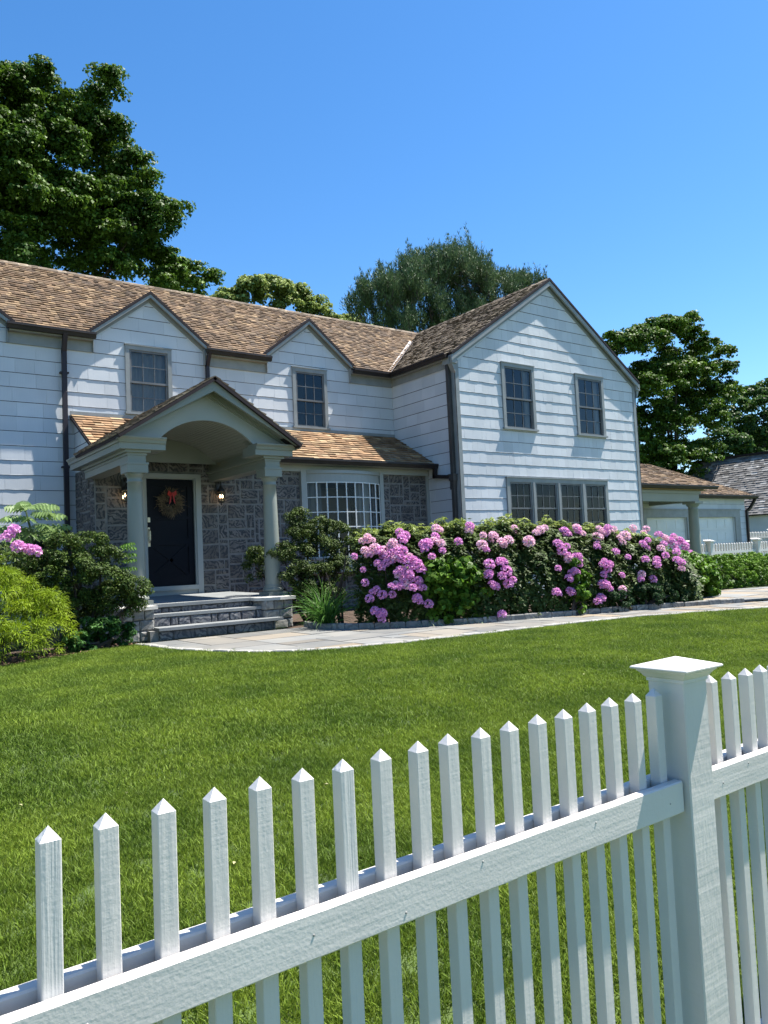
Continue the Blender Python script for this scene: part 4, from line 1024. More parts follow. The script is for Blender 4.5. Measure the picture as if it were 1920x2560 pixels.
# ================================================================== FAR FENCES
def farfence(x0, x1, y, top, label, pitch=.26, pww=.1, posts=()):
    f = empty('picket_fence', ((x0+x1)/2, y, 0), label, 'fence')
    me = picketmesh(pww, .1, top-.05, top, 'far_picket')
    x = x0
    while x < x1: link('picket', me, f, (x, y, 0)); x += pitch
    m = MB(); m.box(x0, x1, y-.08, y-.051, top-.42, top-.32); m.obj('rail', FENCE, f)
    m = MB(); m.box(x0, x1, y-.08, y-.051, .2, .32); m.obj('rail', FENCE, f)
    m = MB(); m.box(x0, x1, y-.02, y+.02, .3, top-.45); m.obj('lower_panel', FENCE, f)
    for px in posts:
        m = MB(); m.box(px-.11, px+.11, y-.17, y+.05, 0, top+.06); p_ = m.obj('post', FENCE, f)
        m = MB(); m.box(px-.16, px+.16, y-.22, y+.10, top+.06, top+.10); m.prism([(px-.14, y-.20, top+.10), (px+.14, y-.20, top+.10), (px, y-.06, top+.15)], (0, .28, 0)); m.obj('post_cap', FENCE, p_)
    return f
farfence(26.4, 34.5, 16.7, 1.10, 'low white picket fence with capped posts in front of the garage doors', .19, .065, (26.35, 27.75, 31.25, 34.4))
farfence(47.0, 54.5, 26.0, 1.75, 'farthest white picket fence before the grey-roofed neighbouring house', .35, .12, (47.1, 50.6, 54.2))

# ================================================================== VEGETATION
def unit(a): return a/np.maximum(np.linalg.norm(a, axis=1, keepdims=True), 1e-9)
def puff_pts(puffs, n, up=.35, shell=.12):
    P = np.array(puffs, float); wgt = (P[:,3]*P[:,5])**.9; wgt /= wgt.sum()
    idx = RNG.choice(len(P), n, p=wgt); d = RNG.normal(size=(n, 3)); d[:,2] += up*1.6; d = unit(d)
    r = 1-np.abs(RNG.normal(0, shell, n)); q = P[idx]
    return q[:,:3]+d*q[:,3:6]*r[:,None], d, idx
def subpuffs(puffs, k, r0, r1, up=.3, flat=.65):
    p, d, _ = puff_pts(puffs, k, up, .16); r = RNG.uniform(r0, r1, k)
    return np.column_stack([p, r, r, r*flat])
def leaves(pos, nor, size, asp=.55, spread=.6, droop=.2, fold=.18, jit=.35, along=None):
    n = len(pos); nr = unit(nor+RNG.normal(0, spread, (n, 3))); t = RNG.normal(size=(n, 3))
    if along is not None: t = t*.5+along
    t[:,2] -= droop; t = unit(t-nr*(t*nr).sum(1, keepdims=True)); s = np.cross(nr, t)
    L = (size*RNG.uniform(1-jit, 1+jit, n))[:,None]; W = L*asp*.5
    b = pos-t*L*.5; m = pos
    V = np.stack([b, m+s*W+nr*L*fold, pos+t*L*.5, m-s*W+nr*L*fold], 1)
    F = np.arange(n*4).reshape(n, 4); return V.reshape(-1, 3), F
def foliage(name, pos, nor, size, mt, parent, kind='stuff', **k):
    V, F = leaves(pos, nor, size, **k); return link(name, npmesh(name, V, F, RNG.random(len(F)), mt), parent, None, kind)
def strands(name, roots, dirs, length, width, mt, parent, seg=3, grav=.5, kind='stuff', taper=True):
    n = len(roots); p = roots.copy(); d = unit(dirs); Vs = []; up = np.tile([0, 0, 1.], (n, 1))
    L = (length*RNG.uniform(.6, 1.3, n))[:,None]/seg; side = unit(np.cross(d, up)+RNG.normal(0, .3, (n, 3)))
    for i in range(seg+1):
        w_ = width*(1-(i/seg)**1.5*.85 if taper else 1); Vs += [p-side*w_/2, p+side*w_/2]
        p = p+d*L; d = unit(d+np.array([0, 0, -grav]))
    V = np.stack(Vs, 1).reshape(-1, 3); m_ = 2*(seg+1); F = []
    base = np.arange(n)*m_
    for i in range(seg): F.append(np.stack([base+2*i, base+2*i+1, base+2*i+3, base+2*i+2], 1))
    F = np.concatenate(F); tt = np.tile(RNG.random(n), seg)
    return link(name, npmesh(name, V, F, tt, mt), parent, None, kind)
def branches(puffs, base, r, parent, mt=BARK, n=14, name='limb'):
    m = MB(); b = Vector(base); P = list(puffs); random.shuffle(P)
    cx = sum(p[0] for p in P)/len(P); cy = sum(p[1] for p in P)/len(P); cz = sum(p[2] for p in P)/len(P)
    fork = Vector((b.x*.6+cx*.4, b.y*.6+cy*.4, b.z+(cz-b.z)*.45))
    m.tube([b, b.lerp(fork, .5)+Vector((.1, 0, 0))*r, fork], [r, r*.8, r*.65], 9); m.obj('trunk', mt, parent)
    m = MB()
    for p in P[:n]:
        e = Vector(p[:3]); mid = fork.lerp(e, .5)+Vector((random.uniform(-.3,.3), random.uniform(-.3,.3), random.uniform(0,.5)))*p[3]*.5
        m.tube([fork-(fork-b)*.08*random.random(), mid, e.lerp(fork, .12)], [r*.32, r*.15, r*.04], 5)
        for _ in range(3):
            a = mid.lerp(e, random.random()); m.tube([a, a+Vector((random.gauss(0,.5), random.gauss(0,.5), random.uniform(.1,.7)))*p[3]], [r*.12, r*.02], 4)
    m.obj(name, mt, parent, kind='stuff')
def deep(ps, dy, y0, copies=2, jx=.3, k_=.87):
    out = []
    for (x, z, r) in ps:
        r *= k_
        out.append((x, y0+random.uniform(-.3,.3), z, r, r, r*.8))
        for k in range(copies):
            out.append((x+random.uniform(-jx, jx)*r, y0+(dy if k % 2 else -dy)*random.uniform(.5, 1), z-random.uniform(.1,.5)*r, r*.85, r*.85, r*.66))
    return out
LM1 = leafmat('maple_leaf', (.036,.085,.011), (.098,.175,.018), .45, .26, .55)
LM2 = leafmat('maple_leaf_dull', (.035,.08,.018), (.065,.125,.024), .4, .35, .55)
LLT = leafmat('pale_oak_leaf', (.16,.22,.055), (.23,.29,.075), .4, .3, .6)
LPN = leafmat('pine_needle', (.05,.095,.042), (.10,.155,.068), .45, .15, .6)
def tree(name, label, base, r, ps, nsub, sr, nleaf, size, mt, dy, y0, copies=2, up=.35, spread=.6, cat='tree', nb=16, flat=.6, asp=.75):
    t = empty(name, base, label, cat); pf = deep(ps, dy, y0, copies); branches(pf, base, r, t, n=nb)
    sp = subpuffs(pf, nsub, sr[0], sr[1], up, flat); p, d, _ = puff_pts(sp, nleaf, .5, .35)
    foliage('crown', p, d+np.array([.15,-.1,.5]), size, mt, t, spread=spread, asp=asp, droop=.35); return t
tree('maple_tree', 'tall dark green broadleaf maple rising behind the roof at the left edge', (4.5, 27, 0), .45,
     [(2.95,15.95,1.58),(4.85,16.25,1.06),(5.75,16.75,0.75),(6.85,15.95,1.14),(7.70,17.25,0.62),(7.55,15.85,0.88),(8.15,15.65,0.84),(8.55,14.75,0.88),(8.95,13.95,0.88),(9.75,13.50,0.75),(9.05,12.65,0.79),(7.65,13.35,1.32),(6.05,14.55,1.70),(4.15,14.15,2.00),(5.95,12.65,1.50),(7.85,12.20,0.97),(9.45,11.80,0.66),(10.25,11.60,0.62),(11.30,11.35,0.35),(10.75,11.00,0.70),(3.65,12.30,1.30),(1.65,14.75,2.30),(0.65,12.40,2.30),(5.25,12.95,1.90),(6.85,12.95,1.50),(3.85,15.75,1.80),(8.65,12.95,1.14),(9.75,10.90,0.88),(7.35,11.20,1.14),(4.85,10.90,1.30)],
     2600, (.20,.46), 240000, .118, LM1, 1.5, 26, 3, up=.5, nb=6, flat=.5)
tree('oak_tree', 'pale yellow-green tree crown showing over the main roof ridge, left of the pine', (25, 46, 0), .5,
     [(21.7,18.0,1.4),(23.0,18.9,1.3),(24.6,19.3,1.5),(26.3,19.2,1.4),(27.8,18.5,1.3),(29,17.4,1.3),(30.6,17.6,1.2),(32,17.2,1.3),(24,16.5,2),(27,16,2),(30,15,2)],
     620, (.32,.6), 36000, .22, LLT, 1.2, 45, 1, up=.5)
# pine
t = empty('pine_tree', (31, 35, 0), 'broad dark blue-green white pine with spiky leaders behind the roof valley', 'tree')
pp = [(24.6,15.6,1.1),(25.6,16.3,1.2),(26.6,15.9,1.5),(27.6,17.4,1.3),(28.6,18.0,1.5),(30,18.3,1.6),(31.4,18.6,1.6),(32.6,18.0,1.6),(33.8,17.4,1.4),(35.2,17.9,1.3),(36.6,18.2,1.1),(37.1,18.4,.8),(37.3,18.0,.6),(37,17.3,.9),(28,15.5,2),(31,15.5,2.2),(34,15.5,2),(26,14.2,1.6),(30,13.4,2),(33,13.5,2),(35.6,16.4,1.1)]
pf = deep(pp, 1.8, 34, 2); branches(pf, (31, 35, 0), .5, t, n=26)
lead = [(27.5,18.9,1.4),(29.4,19.9,1.7),(30.2,19.4,1.3),(30.8,20.5,1.5),(32.2,21.4,1.9),(32.6,20.9,1.3),(31.6,20.9,1.5),(33.5,19.9,1.1),(34.7,19.5,1.2),(35.9,19.5,1.1),(37.5,19.4,.8),(36.9,19.2,.9),(26.3,17.9,1.1),(25.4,17.8,1.1),(33.0,20.4,1.4),(36.8,19.5,.9),(24.3,16.8,.8),(28.3,19.0,1.3)]
lp = []
for x, z, h in lead:
    for k in range(11):
        f = k/10; rr = .22*(1-f)+.05; lp.append((x+random.uniform(-.25,.25)*(1-f), 34+random.uniform(-.3,.3), z-h*1.1+h*1.1*f, rr, rr, rr*1.5))
ep, ed, _ = puff_pts(pf, 460, .5, .12); m = MB()
for e, d in zip(ep, ed):
    d = Vector(d); L = random.uniform(1.0, 2.0); dv = (d*.55+Vector((random.gauss(0,.2), random.gauss(0,.2), .75))).normalized(); b0 = Vector(e)-dv*L*.8
    pts = []
    for k in range(9):
        f = k/8; q = b0+dv*L*f+Vector((0,0,.25*L*f*f)); pts.append(q)
        if f > .2: rr = (.30*(1-f)**.7+.07); lp.append((q.x, q.y, q.z, rr, rr, rr*1.1))
    m.tube(pts[::2], [.03,.024,.018,.012,.006], 4)
m.obj('branch', BARK, t, kind='stuff')
lp = np.vstack([np.array(lp), subpuffs(pf, 900, .22, .42, .4, 1.2)]); p, d, _ = puff_pts(lp, 175000, .3, .35); dd_ = unit(d*.7+np.array([0,0,.9])+RNG.normal(0,.3,d.shape))
strands('crown', p, dd_, .17, .05, LPN, t, seg=1, grav=0)
tree('maple_tree', 'rounded green broadleaf tree behind the right corner of the gable wing', (54, 35, 0), .5,
     [(46.24,15.8,1.02),(47.65,16.0,1.12),(49.41,16.6,1.21),(51.17,17.3,1.30),(52.75,17.8,1.21),(53.81,18.3,0.74),(54.69,17.4,1.02),(55.48,16.6,1.12),(57.42,16.2,1.12),(58.91,15.0,1.12),(58.91,13.5,1.12),(56.89,13,1.49),(54.69,14.5,1.86),(52.40,14.5,1.86),(49.76,13.5,1.86),(47.56,12.5,1.86),(50.64,10.5,2.05),(54.42,11.3,1.67),(56.01,11.0,1.12),(48.88,8,2.05),(52.40,8,2.05),(55.04,8.3,1.21),(48.00,5.5,1.86),(51.52,5.5,1.86)],
     2300, (.30,.62), 130000, .20, LM1, 2.0, 34, 4, up=.5, nb=10, flat=.5)
tree('oak_tree', 'green tree crown at the right edge behind the grey neighbouring roof', (86, 47, 0), .5,
     [(79,12.2,1.7),(81,14.2,1.6),(83.4,16,1.6),(86,17.6,1.6),(88.6,18.6,1.6),(91,18,2),(84,12.5,2.3),(88,14,2.5),(81,10.5,1.8),(86,10,2.3),(78.5,9.5,1.5),(91,13,2.5)],
     500, (.5,.9), 26000, .36, LM2, 2.5, 45, 2, up=.5)
tree('willow_shrub', 'feathery pale green shrub between the garage corner and the grey roof', (56, 31, 0), .15,
     [(55.6,3.2,1.0),(56.4,3.9,.8),(57.6,2.6,1.1),(55.2,1.9,.9),(56.5,1.8,1.2),(58,1.5,1.0),(59.4,2.8,1.2),(60,1.6,1.2)], 120, (.3,.5), 9000, .28, leafmat('willow_leaf', (.07,.13,.04), (.11,.18,.06), .3, .35), .6, 30, 1, cat='shrub', nb=5)
# far dark hedge line closing the view under the trees
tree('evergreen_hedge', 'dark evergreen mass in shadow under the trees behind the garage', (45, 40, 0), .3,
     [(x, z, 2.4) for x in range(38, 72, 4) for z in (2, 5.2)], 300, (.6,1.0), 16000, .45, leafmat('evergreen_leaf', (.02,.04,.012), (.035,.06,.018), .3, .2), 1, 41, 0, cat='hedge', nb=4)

def shrub(name, label, base, puffs, nsub, sr, n, size, mt, cat='shrub', group=None, up=.3, spread=.6, asp=.5, droop=.1, flat=.8, along=None, stems=8, sr2=.03, bias=(.1,-.1,.4), shell=.3):
    t = empty(name, base, label, cat, group); m = MB(); b = Vector(base)
    for k in range(stems):
        q = random.choice(puffs); e = Vector(q[:3])+Vector((random.gauss(0,.2), random.gauss(0,.2), random.gauss(0,.2)))*q[3]
        m.tube([b+Vector((random.gauss(0,.08), random.gauss(0,.08), -.02)), b.lerp(e, .5)+Vector((random.gauss(0,.06), random.gauss(0,.06), .05)), e], [sr2, sr2*.7, sr2*.25], 5)
    m.obj('stems', BARK, t, kind='stuff')
    sp = subpuffs(puffs, nsub, sr[0], sr[1], up, flat) if nsub else np.array(puffs); p, d, _ = puff_pts(sp, n, .25, shell)
    p[:,2] = np.maximum(p[:,2], .02)
    foliage('foliage', p, d+np.array(bias), size, mt, t, spread=spread, asp=asp, droop=droop); return t
# golden thread-leaf cypress
GOLD = leafmat('golden_thread_foliage', (.14,.215,.010), (.24,.33,.017), .4, .3, .55, nscale=2.5)
t = empty('thread_cypress', (1.4, 10.6, 0), 'mounded golden-yellow thread-leaf cypress at the left edge of the lawn', 'shrub')
gp = [(1.0,10.7,.95,.6,.55,.55),(1.55,10.6,.95,.42,.45,.5),(1.9,10.65,.62,.42,.45,.5),(2.2,10.6,.38,.36,.4,.36),(1.5,10.35,.55,.55,.45,.5),(1.2,10.3,.3,.6,.45,.35),(1.9,10.3,.25,.45,.42,.26),(.7,10.4,.5,.7,.5,.6),(2.05,10.75,.85,.2,.2,.22),(2.35,10.55,.55,.25,.3,.3),(2.45,10.6,.25,.25,.3,.25),(.9,10.9,1.15,.5,.4,.35)]
m = MB()
for q in gp: m.tube([(1.4,10.7,0), (q[0],q[1],q[2])], [.03,.01], 5)
m.obj('stems', BARK, t, kind='stuff')
sp = subpuffs(gp, 520, .06,.13,.3,.7); p, d, _ = puff_pts(sp, 38000, .3, .4)
p[:,2] = np.maximum(p[:,2], .05)
strands('foliage', p, d*.8+np.array([.1,-.25,.15]), .072, .009, GOLD, t, seg=3, grav=.6)
# hinoki style dark shrubs
HIN = leafmat('hinoki_foliage', (.040,.07,.012), (.075,.12,.018), .45, .18, .6, nscale=4)
HIN2 = leafmat('dark_hinoki_foliage', (.032,.055,.012), (.065,.10,.018), .45, .18, .6, nscale=4)
shrub('hinoki_shrub', 'dark green cloud-shaped conifer shrub in front of the left portico column', (3.0, 11.4, 0),
      [(2.72,11.1,1.42,.22,.22,.17),(3.05,11.15,1.45,.22,.22,.15),(3.32,11.1,1.22,.2,.22,.17),(2.45,11.0,1.15,.26,.25,.2),(2.8,11.0,1.1,.3,.25,.2),(3.25,10.95,.95,.3,.25,.2),(3.6,10.95,.78,.2,.22,.2),(3.5,10.95,.55,.2,.2,.14),(2.6,11.2,.7,.3,.3,.25),(3.0,11.3,.5,.4,.3,.3),(2.3,11.1,.8,.25,.3,.25),(3.65,11.0,.62,.14,.16,.14),(3.35,11.1,.7,.28,.25,.2)],
      330, (.06,.12), 34000, .034, HIN, asp=.6, stems=16)
shrub('hinoki_shrub', 'dark green ragged conifer shrub between the right column and the bow window', (7.3, 12.2, 0),
      [(7.05,12.2,1.85,.2,.2,.16),(6.98,12.1,1.6,.22,.22,.18),(7.45,12.15,1.72,.24,.2,.14),(7.8,12.1,1.62,.25,.22,.15),(8.25,12.05,1.5,.2,.2,.12),(6.55,12.0,1.25,.2,.2,.16),(6.9,12.0,1.2,.28,.25,.2),(7.4,12.0,1.3,.35,.3,.22),(7.9,12.0,1.25,.3,.25,.2),(6.75,11.8,.85,.28,.25,.2),(7.2,11.8,.8,.35,.3,.22),(7.6,11.8,.9,.3,.3,.22),(6.9,11.7,.45,.25,.25,.25),(7.3,11.7,.4,.3,.25,.25),(6.28,12.5,1.0,.17,.15,.22),(6.3,12.45,1.25,.13,.12,.12),(7.2,12.1,1.55,.25,.2,.16)],
      400, (.06,.13), 38000, .036, HIN2, asp=.6, stems=22)
shrub('spurge_plant', 'low fresh green leafy mound at the foot of the left stone pier', (3.1, 10.95, 0),
      [(2.95,10.9,.2,.26,.22,.2),(3.2,10.95,.24,.24,.22,.2),(3.42,10.9,.18,.18,.18,.17),(2.75,10.85,.12,.2,.2,.14)], 60, (.05,.09), 5200, .055, leafmat('spurge_leaf', (.035,.10,.02), (.06,.15,.03), .35, .3), cat='plant', asp=.4)
shrub('holly_shrub', 'dark glossy holly in shade against the siding beside the downspout', (3.0, 13.9, 0),
      [(2.9,13.7,1.3,.4,.4,.5),(3.4,13.8,1.35,.35,.35,.45),(2.4,13.7,1.1,.4,.4,.5),(3.6,13.9,1.1,.3,.3,.4)], 160, (.07,.13), 9000, .06, leafmat('holly_leaf', (.015,.032,.014), (.03,.05,.022), .4, .12, .3), asp=.45)
# sumac-like plant with pinnate leaves, every frond a part
PIN = leafmat('pinnate_leaf', (.17,.27,.09), (.24,.34,.13), .2, .4, .45)
t = empty('sumac_plant', (2.62, 12.6, 0), 'tall pale green plant with feather-shaped leaves in front of the left siding', 'plant')
m = MB(); m.tube([(2.7,12.6,0),(2.66,12.55,1.0),(2.60,12.5,1.7),(2.50,12.5,2.15)], [.03,.025,.018,.008], 7); m.obj('stem', STEM, t)
def frond(base, dirv, L, n, lf, parent, mt, up=(0,0,1)):
    m = MB(); p = Vector(base); d = Vector(dirv).normalized(); pts = [p.copy()]; st = L/n; lv = []
    for i in range(n):
        d = (d+Vector((0,0,-.07))).normalized(); p = p+d*st; pts.append(p.copy()); s = d.cross(Vector(up)).normalized(); u = s.cross(d)
        f = math.sin((i+1.2)/(n+1)*3.0)*.6+.45
        for sg in (-1, 1):
            a = p; t_ = (s*sg*.8+d*.35-u*.2-Vector((0,0,.45))).normalized(); w_ = d*lf*.21; l = lf*f*1.1
            m.add([a, a+t_*l*.45+w_+u*.01, a+t_*l-u*.012, a+t_*l*.45-w_+u*.004], [(0,1,2,3)], random.random())
    m.tube(pts, [.004]*len(pts), 4, .5); m.obj('frond', mt, parent)
for i, (z, a, L) in enumerate([(2.1,-.2,.34),(2.1,.9,.32),(2.08,2.6,.30),(2.12,3.8,.3),(1.95,-.35,.46),(1.92,3.3,.42),(1.78,-.1,.50),(1.76,2.9,.5),(1.8,-1.2,.4),(1.62,.2,.42),(1.6,3.5,.45),(1.66,-1.9,.42),(1.45,2.6,.35),(1.42,-.4,.38),(1.25,-1.2,.3),(1.5,4.2,.35),(2.14,1.8,.25),(2.0,-.9,.36),(1.9,4.3,.36),(1.7,.5,.4),(1.7,2.3,.4),(1.35,3.4,.36)]):
    frond((2.60+.02*(2-z), 12.5, z), (math.cos(a), math.sin(a)-.35, .35), L*1.05, 7, .17, t, PIN)
t = empty('wisteria_sprig', (3.7, 11.75, 0), 'thin bright green leafy sprig reaching up before the stone beside the left column', 'plant')
m = MB(); m.tube([(3.45,11.5,0),(3.5,11.5,.9),(3.62,11.45,1.42)], [.012,.009,.004], 5); m.obj('stem', STEM, t)
PIN2 = leafmat('sprig_leaf', (.07,.16,.02), (.11,.22,.03), .25, .4)
for z, a in ((1.4,.2),(1.36,2.6),(1.3,-.5),(1.2,1.0),(1.1,-.3),(1.42,-1.2)): frond((3.58, 11.46, z), (math.cos(a), -.4, .25), .22, 5, .08, t, PIN2)
# clipped box hedges
BOXL = leafmat('boxwood_leaf', (.10,.20,.02), (.15,.27,.03), .3, .25, .5)
shrub('box_hedge', 'rounded clipped bright green box hedge at the right edge before the far fence', (18.2, 10.2, 0),
      [(17.6,10.2,.33,.95,.75,.47),(18.6,10.2,.30,1.1,.8,.50),(20,10.2,.15,1.3,.8,.55)], 1100, (.04,.07), 52000, .045, BOXL, cat='hedge', up=.2, stems=6)
shrub('box_hedge', 'smaller clipped box mound half hidden behind the hydrangea at the walk end', (16.2, 10.3, 0),
      [(16.0,10.4,.36,.65,.6,.44),(16.7,10.5,.34,.5,.5,.38),(15.4,10.4,.26,.5,.5,.42)], 500, (.04,.07), 22000, .045, BOXL, cat='hedge', up=.2, stems=5)
# hydrangeas
HYD = leafmat('hydrangea_leaf', (.07,.155,.014), (.115,.22,.021), .3, .38, .5)
shrub('hydrangea', 'bright green leafy bush without flowers growing into the left end of the pink rhododendrons', (8.0, 9.4, 0),
      [(7.85,9.2,.62,.38,.33,.42),(8.15,9.05,.62,.30,.3,.36),(8.0,9.15,.3,.46,.33,.32),(8.3,9.0,.3,.25,.3,.3),(7.7,9.25,.78,.25,.25,.25)], 150, (.07,.12), 7200, .10, HYD, asp=.62, droop=.4, spread=.45)
shrub('hydrangea', 'bright green leafy bush without flowers closing the right end of the rhododendrons', (13.2, 8.5, 0),
      [(13.1,8.5,.48,.6,.5,.45),(13.5,8.5,.42,.5,.45,.45),(12.8,8.3,.42,.4,.4,.42),(13.9,8.6,.28,.35,.35,.36)], 220, (.07,.12), 9500, .095, HYD, asp=.62, droop=.4, spread=.45)
shrub('hydrangea', 'narrow bright green leafy shoot low in the middle of the rhododendrons', (9.85, 8.4, 0),
      [(9.95,8.35,.75,.13,.12,.2),(10.0,8.3,.5,.15,.14,.22),(9.9,8.25,.22,.16,.14,.2)], 30, (.05,.09), 1000, .085, HYD, asp=.5, droop=.3)
shrub('spurge_plant', 'low dark green bushy plants at the kerb under the right rhododendron', (11.1, 8.05, 0),
      [(10.7,8.1,.2,.3,.2,.2),(11.3,7.95,.22,.32,.22,.2),(11.9,7.85,.18,.25,.2,.18)], 70, (.05,.08), 4200, .05, leafmat('low_leaf', (.025,.06,.02), (.04,.09,.025), .3, .3), cat='plant')
# rhododendrons
FX = [6.0,6.6,7.3,8.2,9.2,10.4,11.3,12.2,12.8]; FY = [10.1,9.85,9.25,8.75,8.42,8.15,7.9,7.6,7.75]
HX = [6.4,6.8,7.5,9.5,11,12,12.6,12.9]; HZ = [1.1,1.42,1.50,1.54,1.42,1.24,.96,.5]
RHL = leafmat('rhododendron_leaf', (.045,.080,.018), (.085,.125,.032), .5, .25, .5, nscale=3)
RHY = leafmat('new_rhododendron_leaf', (.20,.26,.05), (.27,.33,.08), .35, .35, .45)
def rsurf(n, x0, x1, top=False, rec=0.):
    X = RNG.uniform(x0, x1, n); H = np.interp(X, HX, HZ); Fr = np.interp(X, FX, FY)+.15
    th = RNG.uniform(1.22 if top else 0, 2.0 if top else 1.75, n)
    nz = .055*np.sin(X*8+1)*np.sin(th*5+X*1.3)+.045*np.sin(X*19-th*7)*np.sin(th*13+2+X*3)+RNG.normal(0, .02, n)
    c = np.sign(np.cos(th))*np.abs(np.cos(th))**.8; s = np.abs(np.sin(th))**.8; k = 1-rec*RNG.random(n)**1.5+nz
    P = np.stack([X, Fr+.93-.99*c*k, H*s*k], 1); keep = X > 6.72+.72*(P[:,1]-9.95)+.06*nz; P[~keep, 2] = -9
    N = np.stack([RNG.normal(0, .25, n), -np.cos(th), np.sin(th)], 1); return P, unit(N)
def rosettes(P, N, nl, size):
    n = len(P); pos = np.repeat(P, nl, 0); nr = np.repeat(N, nl, 0); d = RNG.normal(size=pos.shape); d = unit(d-nr*(d*nr).sum(1, keepdims=True))
    return pos+d*size*.45, nr*.6+np.array([0,0,.55]), d
def florets():
    V = []; F = []; T = []
    k = 15
    for i in range(k):
        z = 1-(i+.5)/k*1.35; a = i*2.39996; r = math.sqrt(max(0, 1-z*z)); n = Vector((r*math.cos(a), r*math.sin(a), z)); c = n*.058
        t = n.cross(Vector((.3,.5,.8))).normalized(); b = n.cross(t)
        for j in range(5):
            q = j*1.2566+random.random()*.4; q2 = q+.62; u1 = math.cos(q)*t+math.sin(q)*b; u0 = math.cos(q-.55)*t+math.sin(q-.55)*b; u2 = math.cos(q+.55)*t+math.sin(q+.55)*b
            L = random.uniform(.024,.032); o = len(V); V += [c-n*.016, c+u0*L*.8+n*.006, c+u1*L*1.15+n*random.uniform(.004,.016), c+u2*L*.8+n*.006]; F.append((o,o+1,o+2,o+3)); T.append(random.random())
    return V, F, T
def flowermat(name, c1, c2): return mat(name, c1, c2, rough=.6, nscale=30, tint=.22, trans=.3, spec=.2)
FM = [flowermat('pink_rhododendron_flower', (.66,.25,.56), (.84,.46,.75)), flowermat('pale_rhododendron_flower', (.80,.46,.62), (.88,.66,.72))]
FMESH = []
for mt in FM:
    for _ in range(4):
        V, F, T = florets(); m = MB(); m.v = [tuple(v) for v in V]; m.f = F; m.t = T; FMESH.append(m.mesh('flower_cluster', mt))
